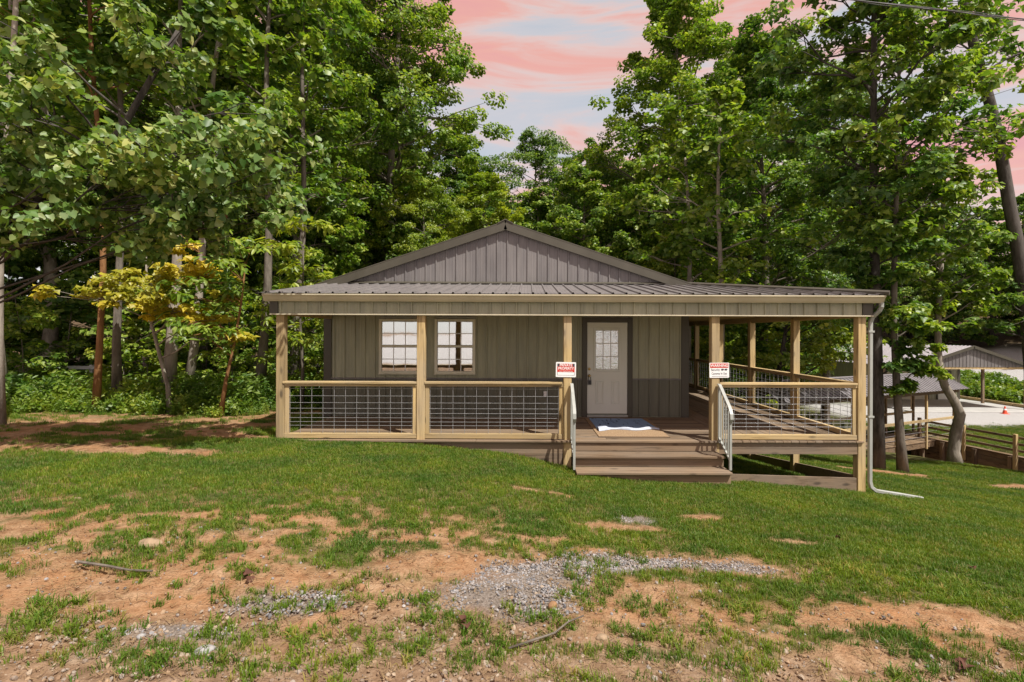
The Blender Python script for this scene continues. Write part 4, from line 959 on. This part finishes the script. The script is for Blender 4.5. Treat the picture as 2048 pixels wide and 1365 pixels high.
# right of the sky gap
forest(0, 8.3, 28.0, 1.12, 2.2, 'tall poplar whose branch reaches into the pink sky gap', LEAF_A, BARK, 'poplar_tree')
forest(1, 13.6, 30.5, 1.0, .7, 'tall dark maple behind the porch wing', LEAF_B, BARK, 'maple_tree')
forest(2, 10.6, 22.8, .92, 3.3, 'leafy poplar behind the porch wing, next to the footbridge', LEAF_B, BARK, 'poplar_tree')
forest(1, 17.5, 29.5, .92, 5.5, 'maple beyond the ditch behind the covered bridge', LEAF_B, BARK, 'maple_tree')
forest(4, 7.2, 25.0, .78, 5.9, 'small bright tree seen above the porch wing roof', LEAF_L, BARK, 'poplar_tree')
forest(3, 21.5, 40.0, .80, 2.0, 'tree beside the garage roof, above the footbridge', LEAF_B, BARK, 'maple_tree')
# forest mass behind: nothing tells these apart
k_ = 0
for x, y, v, s in [(-25, 34, 0, 1.0), (-17, 36, 2, 1.0), (-11, 37, 1, .95), (-6.0, 38, 2, .95), (-30, 24, 1, .95), (-23, 19.5, 2, .95), (-38, 30, 0, 1), (-12, 48, 0, 1), (-20, 50, 1, 1),
                   (8.5, 44, 2, .85), (13.5, 42, 0, 1.05), (17, 46, 1, 1.1), (-2.5, 47, 3, .95), (5.5, 50, 3, 1.05), (11, 55, 0, 1.0), (-30, 45, 2, 1.1), (-9, 31, 4, 1.1), (-14, 31, 4, 1.2), (-19, 31, 4, 1.2), (-24, 28, 4, 1.2), (-28, 21, 4, 1.2), (-4, 33, 4, 1.1), (0.5, 31, 4, 1.0), (7.5, 37, 4, 1.2), (11.5, 36.5, 4, 1.2), (16.5, 40, 4, 1.2), (-34, 20, 4, 1.3), (-22, 15.5, 4, 1.1), (-27, 16, 4, 1.2), (-18.5, 13.8, 4, .9), (-35, 36, 4, 1.4), (-10, 42, 4, 1.4), (-18, 43, 4, 1.4), (-26, 40, 4, 1.4), (3, 42, 4, 1.3), (19, 51, 4, 1.3)]:
    forest(v, x, y, s, k_*1.7, 'tree in the dense forest mass behind the cabin', (LEAF_A, LEAF_B)[k_ % 2], BARK, group='forest trees behind the cabin', sx=1.15); k_ += 1
for x, y, v, s in [(22, 56, 0, .9), (28, 58, 1, .9), (34, 60, 2, .9), (40, 58, 0, .85), (46, 55, 1, .5), (52, 60, 2, .5), (58, 52, 1, .45), (31, 70, 1, 1), (44, 70, 0, 1), (56, 72, 2, .7), (64, 60, 0, .5), (26, 66, 2, 1.0), (24, 51.5, 4, 1.0), (29, 52, 4, 1.0), (33, 51, 4, 1.1), (37, 51, 4, 1.0), (41, 50, 4, 1.1), (45, 48.5, 4, 1.1), (47, 44, 4, 1.1), (49, 40, 4, 1.1), (50, 51, 4, 1.2), (48, 36, 4, 1.1), (36, 56, 3, 1.0), (42, 55, 3, 1.0), (48, 56, 3, .7), (54, 46, 3, .6), (30, 55, 3, .9)]:
    forest(v, x, y, s, k_*1.7, 'tree on the dark wooded slope behind the garage', (LEAF_B, LEAF_A)[k_ % 3 == 0], BARKD, group='forest trees behind the garage', sx=1.2); k_ += 1
# brighter saplings along the forest edge
# understory saplings with low foliage
SAP = []
for i, (H, base, Rm, ncl, half, sz) in enumerate([(4.2, .5, 1.5, 16, MAPLE, .14), (5.5, .9, 1.6, 18, OVAL, .20), (3.0, .2, 1.3, 12, POPLAR, .13)]):
    p = std_path(H, 500+i, .08); SAP.append(tree_meshes('sapling', p, .03, .008, canopy_clumps(H, base, Rm, ncl, 520+i, p, cr=(.3, .45)), half, sz, 170, 540+i, sub=5))
sapl = [(-13.6, 14.6, 2, 1.2), (-12.0, 17.2, 0, 1.1), (-10.6, 16.5, 2, 1.1), (-7.6, 16.0, 0, 1.0), (-6.2, 17.5, 2, 1.3), (-8.2, 19.5, 0, 1.2), (-5.6, 20.0, 1, .9), (-15.5, 18.5, 1, 1.1), (-18, 17, 0, 1.3), (-10.0, 22, 0, 1.4), (-13, 22, 1, 1.2),
        (-6.4, 23.0, 0, 1.3), (-16, 26, 0, 1.5), (-20, 21, 2, 1.6), (-4.8, 24.5, 2, 1.2)]
for i, (x, y, v, s) in enumerate(sapl):
    plant_tree('sapling', 'low leafy sapling in the shade of the forest left of the cabin', 'sapling', SAP[v], (x, y, tz(x, y)-.05), i*2.1, s, BARK, (LEAF_B, LEAF_A)[i % 2], 'saplings left of the cabin')
for i, (x, y, v, s, lab) in enumerate([(-10.9, 13.4, 2, .7, 'bushy shrub with tinged leaves behind the weeds at far left'), (-7.9, 13.4, 0, .75, 'sunlit maple sapling between the thick trunk and the orange sapling'), (-6.0, 13.2, 1, .62, 'bright sapling filling the gap beside the porch corner post'), (-10.4, 13.6, 0, .85, 'green maple sapling behind the rusty trunk'), (-5.4, 14.8, 0, .7, 'sunlit sapling seen between porch post and cabin wall'), (-12.9, 12.9, 0, .7, 'leafy sapling at the left picture edge above the weeds')]):
    plant_tree('sapling', lab, 'sapling', SAP[v], (x, y, tz(x, y)-.05), i*1.3, s, BARK, (LEAF_L, LEAF_A)[i % 2])
sapr = [(7.8, 19.5, 0, 1.0), (8.6, 22.5, 2, 1.3), (7.2, 24.5, 0, 1.3), (9.6, 26, 1, 1.1), (12, 27.5, 0, 1.3), (6.8, 28, 2, 1.6), (11.0, 31, 0, 1.6), (14.5, 33, 2, 1.6), (8.5, 33, 1, 1.4), (17.5, 36, 0, 1.6), (13, 37, 0, 1.8), (20.5, 36, 2, 1.2)]
for i, (x, y, v, s) in enumerate(sapr):
    plant_tree('sapling', 'leafy sapling seen between the posts of the side porch', 'sapling', SAP[v], (x, y, tz(x, y)-.05), i*1.9, s, BARK, (LEAF_A, LEAF_L, LEAF_B)[i % 3], 'saplings beyond the side porch')

# ---- feature trees
def feature(name, label, path, r0, r1, clumps, half, sz, per, seed, bk, lf, loc, **kw):
    return plant_tree(name, label, 'tree', tree_meshes(name, path, r0, r1, clumps, half, sz, per, seed, **kw), loc, 0, 1, bk, lf)
def ellclumps(cx, cy_, cz, rx, ry, rz, n, seed, cr):
    r = np.random.default_rng(seed); out = []
    for i in range(n):
        d = r.normal(size=3); d /= np.linalg.norm(d); d *= r.uniform(.25, 1)**.4
        out.append((cx+d[0]*rx, cy_+d[1]*ry, cz+d[2]*rz, r.uniform(*cr)))
    return out
# redbud in front, left
bx_, by_ = -9.7, 7.4; bz_ = tz(bx_, by_)
cl_ = [c for c in ellclumps(4.3, -.4, 4.5, 2.3, .9, 1.7, 40, 71, (.34, .6)) if not (c[0] < 3.4 and c[2] > 5.2)] + ellclumps(2.5, -.4, 3.6, .9, .8, .8, 12, 72, (.35, .5))
feature('redbud_tree', 'redbud with large heart-shaped leaves overhanging the bare soil on the left', [(0, 0, 0), (.25, -.05, .9), (.8, -.1, 1.9), (1.7, -.2, 2.8), (2.8, -.3, 3.6), (4.0, -.4, 4.5), (4.8, -.4, 5.9)], .13, .03, cl_, HEART, .096, 270, 73, BARKD, LEAF_R, (bx_, by_, bz_), sub=5, flat=.8, droop=.6, up=.05, sunb=.45, limb=.022)
# yellow maple below it
yx, yy = -8.05, 11.2; yz = tz(yx, yy)
cl_ = [(-1.15, -.2, 2.75, .5), (-.7, -.3, 2.95, .45), (-.25, -.3, 2.85, .5), (.2, -.25, 3.15, .42), (.65, -.2, 3.2, .4), (1.05, -.2, 3.1, .38), (.55, -.35, 2.35, .45), (.85, -.3, 2.1, .42), (.25, -.4, 2.55, .4), (1.25, -.1, 1.7, .35), (-.5, -.4, 2.5, .4), (-1.7, -.2, 2.7, .4), (.1, -.1, 3.7, .3), (-.05, -.2, 2.2, .3), (1.5, -.1, 2.6, .3)]
feature('yellow_maple', 'small maple with bright yellow leaves in front of the dark trunks', [(.05, 0, 0), (.0, 0, .6), (-.2, .02, 1.3), (-.42, .03, 2.1), (-.5, .03, 2.9), (-.55, .05, 3.8), (-.6, .05, 5.2)], .055, .012, cl_, MAPLE, .115, 300, 81, BARKP, LEAF_Y, (yx, yy, yz), sub=6, flat=.32, droop=.1, up=.2, sunb=.9)
# oval-leaved saplings by the left corner of the porch
for j, (x, y, lab, path, lf, bk) in enumerate(((-6.75, 11.0, 'slim leaning orange-barked sapling just left of the porch', [(0, 0, 0), (.12, 0, .8), (.3, 0, 1.6), (.45, 0, 2.5), (.55, 0, 3.4)], LEAF_A, BARKO),
                                        (-5.55, 12.3, 'oval-leaved sapling hanging beside the left end of the porch roof', [(0, 0, 0), (.05, -.05, 1.0), (.0, -.1, 2.2), (.1, -.15, 3.4), (.1, -.2, 4.6)], LEAF_L, BARK))):
    r = np.random.default_rng(90+j); cl_ = [(path[2][0]+r.uniform(-1.0, .75), -.2+r.uniform(-.5, .5), r.uniform(1.5, 4.0+j*.6), r.uniform(.35, .5)) for _ in range(13)]
    feature('sapling', lab, path, .05, .012, cl_, OVAL, .19, 95, 92+j, bk, lf, (x, y, tz(x, y)), sub=5, flat=.4, droop=.5, up=.7)
# bare trunks standing left (crowns lost in the canopy)
TR = [(-9.75, 11.3, .075, 'rusty red-brown tree trunk behind the weeds', BARKO, -.1), (-9.75, 11.9, .10, 'grey tree trunk beside the rusty one', BARK, -.15), (-9.0, 12.5, .15, 'thick sunlit grey trunk right of the yellow maple', BARKP, .1),
      (-8.8, 12.9, .11, 'twin grey trunk right behind the thick sunlit one', BARKP, .35), (-7.1, 13.2, .13, 'grey trunk beside the oval-leaved sapling', BARK, .1), (-6.9, 14.6, .12, 'dim grey trunk just outside the porch corner', BARK, .1), (-8.7, 14.2, .05, 'thin dark sapling trunk in the forest shade', BARKO, .0),
      (-12.6, 12.0, .14, 'pale trunk at the left picture edge', BARKP, -.1), (-9.9, 9.4, .07, 'tall slender pale trunk cut by the left picture edge', BARKP, .0)]
for j, (x, y, r_, lab, bk, ln_) in enumerate(TR):
    H = 13.0; r = np.random.default_rng(600+j); p = wander((0, 0, 0), (ln_*3, .3, H), 9, .012, r)
    cl_ = canopy_clumps(H+1.5, 6.0 if j < 8 else 8.5, 2.2, 15, 620+j, p, cr=(.3, .42))
    feature('tree', lab, p, r_, .03, cl_, POPLAR, .18, 210, 640+j, bk, (LEAF_A, LEAF_B)[j % 2], (x, y, tz(x, y)-.05), sub=5)
# trees on the right, by the porch corner
p = [(0, 0, 0), (.02, 0, 2.0), (-.03, 0, 4.5), (-.10, 0, 7), (-.12, 0, 9.5), (-.1, 0, 13), (0, 0, 16)]
cl_ = [c for c in canopy_clumps(16.5, 4.6, 2.8, 56, 701, p, cr=(.2, .3))] + [(.4, -.4, 3.0, .45), (.5, -.5, 4.2, .5), (.45, -.2, 2.4, .3)]
feature('maple_tree', 'dark thick-trunked maple just behind the porch corner and downspout', p, .185, .05, cl_, MAPLE, .165, 330, 702, BARKD, LEAF_B, (9.85, 14.1, tz(9.85, 14.1)-.05))
p = [(.10, 0, 0), (.03, 0, .9), (-.08, 0, 2.4), (-.17, 0, 4.2), (-.15, 0, 6.4), (-.08, 0, 8.6), (-.05, 0, 11), (0, 0, 14)]
cl_ = canopy_clumps(14.5, 6.2, 2.5, 38, 711, p, cr=(.2, .32)) + [(.30, -.35, 3.5, .38), (.55, -.3, 4.1, .4), (.45, -.3, 2.9, .3), (-.4, -.4, 4.6, .4)]
feature('maple_tree', 'slim grey-trunked maple standing in front of the dark one', p, .125, .03, cl_, MAPLE, .16, 260, 712, BARK, LEAF_A, (10.35, 13.9, tz(10.35, 13.9)-.05))
p = [(0, 0, 0), (-.05, 0, .5), (.02, 0, 1.1), (.17, 0, 1.75), (.0, 0, 2.15), (-.35, 0, 2.7), (-.55, 0, 3.3), (-.60, 0, 4.0), (-.58, 0, 5.2), (-.52, 0, 6.4), (-.45, 0, 8), (-.4, 0, 10)]
cl_ = canopy_clumps(10.3, 5.2, 2.0, 24, 721, p, cr=(.25, .36)) + [(.5, -.2, 5.6, .5), (.9, 0, 6.1, .5)]
feature('crooked_tree', 'pale crooked tree with a kinked trunk beside the ditch', p, .20, .06, cl_, MAPLE, .17, 260, 722, BARKP, LEAF_A, (14.55, 17.0, tz(14.55, 17.0)-.1))
# leaning tree at the right picture edge
p = [(0, 0, 0), (-.12, 0, 1.5), (-.28, 0, 3.5), (-.40, 0, 4.9), (-.55, 0, 5.95), (-.73, 0, 7.15), (-.95, 0, 8.2), (-1.15, 0, 9.4), (-1.33, 0, 10.4), (-1.55, 0, 11.3), (-2.0, 0, 12.9), (-2.3, 0, 14.2), (-2.4, 0, 15.5)]
cl_ = [(-1.3, -.3, 10.4, .5), (-1.9, -.2, 10.0, .5), (-2.4, .1, 10.9, .5), (-2.6, .2, 12.0, .6), (-1.8, 0, 13.0, .7), (-.6, .2, 13.4, .7), (.3, .1, 13.1, .6), (-3.0, 0, 13.2, .7), (-2.2, .3, 14.6, .8), (-1, 0, 15.2, .8), (-.2, 0, 5.8, .45), (.35, -.2, 5.4, .5), (-1.2, -.2, 5.3, .5), (-.8, -.4, 4.8, .45), (.2, -.3, 4.6, .5), (-1.5, 0, 4.5, .45)]
feature('leaning_tree', 'dark-barked tree leaning against the pink sky at the right edge', p, .20, .12, cl_, MAPLE, .16, 230, 732, BARKD, LEAF_B, (15.5, 15.1, tz(15.5, 15.1)-.1))
p = [(0, 0, 0), (.05, 0, 1.5), (-.1, .1, 2.6), (.15, .1, 4.0), (.5, .2, 5.5)]
cl_ = ellclumps(.1, 0, 3.9, 2.4, 1.5, 1.5, 18, 741, (.45, .6)) + [(-.9, 0, 2.6, .4), (1.0, .1, 2.5, .4)]
feature('dark_tree', 'dark forked tree seen through the side porch railing', p, .13, .04, cl_, MAPLE, .16, 190, 742, BARKD, LEAF_L, (8.75, 17.2, tz(8.75, 17.2)-.05))
for j, (x, y, lab) in enumerate(((6.55, 19.6, 'grey trunk behind the far end of the side porch'), (6.9, 18.2, 'mottled trunk behind the side porch railing'))):
    p = wander((0, 0, 0), (-.5 if j == 0 else .1, 0, 12), 8, .012, np.random.default_rng(750+j))
    feature('tree', lab, p, .14, .04, canopy_clumps(13, 4.5, 2.2, 18, 755+j, p, cr=(.28, .4)), POPLAR, .18, 220, 760+j, BARKP, LEAF_A, (x, y, tz(x, y)-.1))

# ================================================================== low growth, grass, gravel
def blade_tuft(nb, h, w, spread, r, bend=.5):
    V = []; F = []
    for i in range(nb):
        a = r.uniform(0, 6.28); px_, py_ = r.normal(0, spread*.4, 2); hh = h*r.uniform(.5, 1.15); l = r.uniform(.15, bend)*hh; ww = w*r.uniform(.7, 1.2)
        dx, dy_ = math.cos(a), math.sin(a); sx_, sy_ = -dy_*ww/2, dx*ww/2; n = len(V)
        V += [(px_-sx_, py_-sy_, -.005), (px_+sx_, py_+sy_, -.005), (px_+dx*l*.35+sx_*.8, py_+dy_*l*.35+sy_*.8, hh*.6), (px_+dx*l*.35-sx_*.8, py_+dy_*l*.35-sy_*.8, hh*.6), (px_+dx*l, py_+dy_*l, hh*(1-.25*l/hh))]
        F += [(n, n+1, n+2, n+3), (n+3, n+2, n+4)]
    return V, F
r = np.random.default_rng(900)
tufts = [src_obj(*blade_tuft(16, .062, .0055, .07, r), GRASS) for _ in range(4)] + [src_obj(*blade_tuft(15, .085, .010, .05, r, 1.3), GRASS) for _ in range(3)]
def sample(n, x0, x1, y0, y1):
    return r.uniform(x0, x1, n), r.uniform(y0, y1, n)
PX_, PY_, SC, ID = [], [], [], []
def lay(n, x0, x1, y0, y1, ids, s0, s1, gain=1.0, cond=None, thin=None):
    x, y = sample(n, x0, x1, y0, y1)
    vis = (np.abs(x+.03*y) < 1.09*y+.6); x, y = x[vis], y[vis]
    g = masks(x, y)['grass']*gain*(.62+.55*smooth(.3, .6, fbm(x*5, y*5, 77)))
    k = r.uniform(size=len(x)) < g
    if cond is not None: k &= cond(x, y)
    x, y = x[k], y[k]; PX_.append(x); PY_.append(y); SC.append(r.uniform(s0, s1, len(x))); ID.append(r.choice(ids, len(x)))
lay(30000, -4.5, 5, 2.5, 5.2, [0, 1, 2, 3], .4, .85, .62)
lay(3000, -4, 4.5, 2.4, 4.6, [4, 5, 6], .35, .85, .75)
lay(70000, -9, 9, 4.6, 9.2, [0, 1, 2, 3], .45, 1.05)
lay(22000, -12, -4.2, 8.2, 13, [0, 1, 2, 3], .8, 1.3, .55)
lay(46000, 2, 17, 8.6, 17, [0, 1, 2, 3], .6, 1.25)
lay(26000, 18, 34, 16, 29, [0, 1, 2, 3], 1.1, 1.7, .8)
# weeds in the worn foreground: coarse tufts in small colonies
x, y = sample(900, -4, 4.2, 2.45, 4.8); cl2 = fbm(x*1.9, y*2.6, 83); kk = cl2 > .47; x, y = x[kk], y[kk]
xx = np.repeat(x, 5) + r.normal(0, .05, len(x)*5); yy2 = np.repeat(y, 5) + r.normal(0, .04, len(x)*5)
PX_.append(xx); PY_.append(yy2); SC.append(r.uniform(.3, .8, len(xx))); ID.append(r.choice([4, 5, 6], len(xx)))
x = np.concatenate(PX_); y = np.concatenate(PY_); z = terrain(x, y)-.004
rot = np.stack([r.normal(0, .12, len(x)), r.normal(0, .12, len(x)), r.uniform(0, 6.28, len(x))], 1)
scatter('grass', 'patchy green lawn grass on the slope before the cabin', 'grass', np.stack([x, y, z], 1), rot, np.concatenate(SC), np.concatenate(ID), tufts)

STRAW = paint('dead_straw', (.24, .165, .085), .9, .1, var=.35, nscale=20)
x, y = sample(17000, -8, 8, 2.4, 8.5); g = masks(x, y); k = (np.abs(x) < 1.1*y+.5) & (r.uniform(size=len(x)) < (.15 + .75*g['bare'])*(1-.6*g['grav'])); x, y = x[k], y[k]; n = len(x)
def straw(seed):
    rr = np.random.default_rng(seed); V = []; F = []
    for i in range(4):
        a = rr.uniform(0, 6.28); l = rr.uniform(.02, .06); cx, cy_ = rr.normal(0, .03, 2); dx, dy_ = math.cos(a)*l, math.sin(a)*l; k = len(V); w = .002
        V += [(cx-dx-dy_*w/l, cy_-dy_+dx*w/l, .004), (cx-dx+dy_*w/l, cy_-dy_-dx*w/l, .004), (cx+dx, cy_+dy_, rr.uniform(.004, .02))]; F.append((k, k+1, k+2))
    return src_obj(V, F, STRAW)
scatter('dead_grass', 'dry dead grass bits strewn over the worn soil', 'dead grass', np.stack([x, y, terrain(x, y)+.004], 1), np.stack([np.zeros(n), np.zeros(n), r.uniform(0, 6.28, n)], 1), r.uniform(.6, 1.4, n), r.integers(0, 4, n), [straw(i) for i in range(4)])
def pebble(seed, mat, el=1.0):
    rr = np.random.default_rng(seed); bm = bmesh.new(); bmesh.ops.create_icosphere(bm, subdivisions=1, radius=.5)
    sx_, sy_, sz_ = rr.uniform(.75, 1.2), rr.uniform(.6, 1.0), rr.uniform(.45, .75)
    for v_ in bm.verts:
        k = 1 + rr.uniform(-.22, .22); v_.co = Vector((v_.co.x*sx_*k, v_.co.y*sy_*k, v_.co.z*sz_*k))
    bm.verts.index_update(); V = [tuple(v_.co) for v_ in bm.verts]; F = [tuple(v_.index for v_ in f.verts) for f in bm.faces]; bm.free()
    return src_obj(V, F, mat)
PX_, PY_, SC = [], [], []
for (cx, cy_, rx, ry) in GRAV:
    n = int(3.14*rx*ry*7000); x = r.uniform(cx-1.5*rx, cx+1.5*rx, n); y = r.uniform(cy_-1.5*ry, cy_+1.5*ry, n)
    g = masks(x, y)['grav']; k = r.uniform(size=n) < g*(.12+1.0*smooth(.36, .56, fbm(x*4, y*4, 99))); PX_.append(x[k]); PY_.append(y[k]); SC.append(.012+.022*r.uniform(size=k.sum())**2.2)
x, y = sample(900, -4, 4, 2.5, 4.5); PX_.append(x); PY_.append(y); SC.append(.010+.03*r.uniform(size=len(x))**3)
x = np.concatenate(PX_); y = np.concatenate(PY_); n = len(x)
scatter('gravel', 'grey crushed gravel scattered in patches over the bare soil', 'gravel', np.stack([x, y, terrain(x, y)-.002], 1), r.uniform(0, 6.28, (n, 3))*np.array([.15, .15, 1]), np.concatenate(SC), r.integers(0, 4, n), [pebble(i, STONEG) for i in range(4)])
x, y = sample(20000, -4, 4, 2.4, 3.9); g = masks(x, y); k = r.uniform(size=len(x)) < np.maximum(g['peb']*.9, g['bare']*.05); x, y = x[k], y[k]; n = len(x)
scatter('pebbles', 'tan pebbles and stone chips along the bottom edge', 'pebbles', np.stack([x, y, terrain(x, y)-.001], 1), r.uniform(0, 6.28, (n, 3))*np.array([.15, .15, 1]), .008+.030*r.uniform(size=n)**3, r.integers(0, 4, n), [pebble(20+i, STONET) for i in range(4)])

def weed(seed, h, nl, sz, half, width):
    rr = np.random.default_rng(seed); ns = 4; P = []; Nn = []; geo = ([], [])
    for s in range(ns):
        a = rr.uniform(0, 6.28); tx, ty = width*rr.uniform(.2, 1)*math.cos(a), width*rr.uniform(.2, 1)*math.sin(a); hh = h*rr.uniform(.6, 1.1)
        for i in range(nl//ns):
            t = (i+1)/(nl//ns); P.append((tx*t+rr.normal(0, .04), ty*t+rr.normal(0, .04), hh*t)); Nn.append((rr.normal()*.6, rr.normal()*.6, .9))
        k = len(geo[0]); geo[0].extend([(-.006, 0, 0), (.006, 0, 0), (tx, ty, hh)]); geo[1].append((k, k+1, k+2))
    V, F = leaf_arrays(np.array(P), np.array(Nn), sz*rr.uniform(.6, 1.2, len(P)), half, .3, r=rr)
    k = len(V); V = [tuple(p) for p in V] + geo[0]; F = [tuple(int(i) for i in f) for f in F] + [tuple(i+k for i in f) for f in geo[1]]
    return src_obj(V, F, WEED)
x, y = sample(5200, -17, -4.9, 10.6, 16.5)
edge = 11.1 + (x+5.5)*.02 + np.where(x < -10.5, (x+10.5)*.33, 0) + (fbm(x*.9, y*.9, 61)-.5)*1.0 + np.where(x > -6.6, (x+6.6)*.9, 0)
k = (y > edge) & (y < edge + 3.6 + 1.2*fbm(x, y, 5)); x, y = x[k], y[k]; n = len(x)
scl = r.uniform(.55, 1.1, n)*(.55+.6*smooth(0, .9, y-edge[k]))*np.where(x > -6.4, .6, 1.0)
scatter('undergrowth', 'thick band of green weeds along the forest edge on the left', 'undergrowth', np.stack([x, y, terrain(x, y)], 1), np.stack([r.normal(0, .1, n), r.normal(0, .1, n), r.uniform(0, 6.28, n)], 1), scl, r.integers(0, 5, n),
        [weed(1, .62, 44, .11, OVAL, .22), weed(2, .55, 40, .12, POPLAR, .24), weed(3, .72, 44, .15, OVAL, .20), weed(4, .45, 40, .10, HEART, .26), weed(5, .6, 44, .10, MAPLE, .24)])
x, y = sample(2600, -22, 12, 15, 32); g = masks(x, y)['forest']; k = (g > .5) & ~((x > -5) & (x < 6.6) & (y < 22.5)) & (fbm(x*.5, y*.5, 67) > .42); x, y = x[k], y[k]; n = len(x)
scatter('forest_undergrowth', 'sparse shaded seedlings on the forest floor between the trunks', 'undergrowth', np.stack([x, y, terrain(x, y)], 1), np.stack([r.normal(0, .1, n), r.normal(0, .1, n), r.uniform(0, 6.28, n)], 1), r.uniform(.7, 1.6, n), r.integers(0, 3, n),
        [weed(11, .6, 36, .13, POPLAR, .3), weed(12, .5, 36, .14, HEART, .3), weed(13, .7, 36, .15, MAPLE, .25)])
x, y = sample(900, 33.3, 37.6, 33.2, 42.5); k = ell(x, y, 35.2, 38.0, 1.9, 4.6, .3) > .4; x, y = x[k], y[k]; n = len(x)
scatter('ground_cover', 'bushy green ground cover on the bank beside the carport', 'ground cover', np.stack([x, y, terrain(x, y)], 1), np.stack([np.zeros(n), np.zeros(n), r.uniform(0, 6.28, n)], 1), r.uniform(.8, 1.5, n), r.integers(0, 2, n), [weed(21, .5, 44, .16, OVAL, .3), weed(22, .45, 44, .15, POPLAR, .3)])

# ------------------------------------------------------------------ single stones, twigs and fallen leaves
def rock(x, y, sx_, sy_, sz_, rz, mat, lab, seed):
    rr = np.random.default_rng(seed); bm = bmesh.new(); bmesh.ops.create_icosphere(bm, subdivisions=3, radius=.5)
    for v_ in bm.verts:
        d = mnoise.noise(v_.co*2.2 + Vector((seed, 0, 0)))*.22 + mnoise.noise(v_.co*5 + Vector((0, seed, 0)))*.07
        v_.co *= 1+d; v_.co = Vector((v_.co.x*sx_, v_.co.y*sy_, v_.co.z*sz_))
    me = bpy.data.meshes.new('rock'); bm.to_mesh(me); bm.free()
    ob = link('rock', me, mat); ob.location = (x, y, tz(x, y)+sz_*.12); ob.rotation_euler = (rr.uniform(-.15, .15), rr.uniform(-.15, .15), rz); tag(ob, lab, 'rock')
RT = paint('tan_rock', (.29, .21, .135), .9, .1, var=.3, nscale=18, bmp=.4); RG = paint('grey_rock', (.30, .29, .28), .9, .1, var=.3, nscale=18, bmp=.4); RB = paint('brown_rock', (.26, .15, .08), .9, .1, var=.3, nscale=18, bmp=.4)
rock(-3.03, 4.02, .17, .10, .09, .2, RT, 'rounded tan rock half buried at the left end of the bare soil', 1)
rock(-1.73, 2.68, .11, .07, .045, .4, RG, 'flat grey-brown stone among the pebbles in the lower left', 2)
rock(-1.13, 3.40, .07, .05, .05, 1.2, RB, 'dark brown stone on bare soil left of the gravel patch', 3)
rock(.17, 3.28, .07, .05, .055, .6, RB, 'upright brown stone at the lower edge of the gravel patch', 4)
rock(.44, 2.92, .075, .05, .04, .2, RT, 'orange-tan stone below the gravel patch', 5)
rock(-2.15, 2.79, .045, .03, .03, .9, RG, 'small pale grey stone on the bare soil at lower left', 6)
rock(-4.62, 5.15, .09, .05, .035, .1, RT, 'pale flat stone in the grass at far left', 7)
rock(-1.98, 2.62, .06, .05, .05, .1, RB, 'orange-brown cobble beside the flat stone', 8)
def twig(pts, r_, lab):
    P = [(x, y, tz(x, y)+.02+dz) for x, y, dz in pts]; tag(part('twig', BARK, None, tubeg(P, [r_*(1-.5*i/len(P)) for i in range(len(P))], 6)), lab, 'twig')
twig([(-.10, 2.76, 0), (.05, 2.83, .012), (.16, 2.9, .01), (.25, 2.99, .025), (.35, 3.07, .03)], .007, 'thin dry twig lying below the gravel patch')
twig([(-3.25, 3.62, .01), (-3.0, 3.56, .02), (-2.8, 3.52, .012), (-2.62, 3.50, .02)], .011, 'grey stick lying on bare soil at the left')
DRY = paint('dry_leaf', (.10, .045, .03), .8, .2, var=.4, nscale=14)
def fallen(x, y, s, lab, seed):
    rr = np.random.default_rng(seed); V, F = leaf_arrays(np.array([[0, 0, .0]]*3)+rr.normal(0, s*.2, (3, 3))*np.array([1, 1, .3]), rr.normal(size=(3, 3))*.35+np.array([0, 0, 1]), np.array([s, s*.8, s*.7]), MAPLE, .0, .5, rr)
    ob = link('fallen_leaf', arr_mesh('fallen_leaf', V, F), DRY); ob.location = (x, y, tz(x, y)+.03); tag(ob, lab, 'leaf')
fallen(2.47, 2.78, .085, 'curled dark red fallen leaf in the lower right corner', 1)
fallen(-.36, 2.99, .07, 'small dark fallen leaf left of the twig', 2)
fallen(-1.98, 3.52, .09, 'curled brown fallen leaf on bare soil', 3)
fallen(4.05, 4.55, .07, 'dark fallen leaf on the lawn at right', 4)
fallen(3.3, 5.3, .06, 'reddish fallen leaf on the lawn below the downspout', 5)
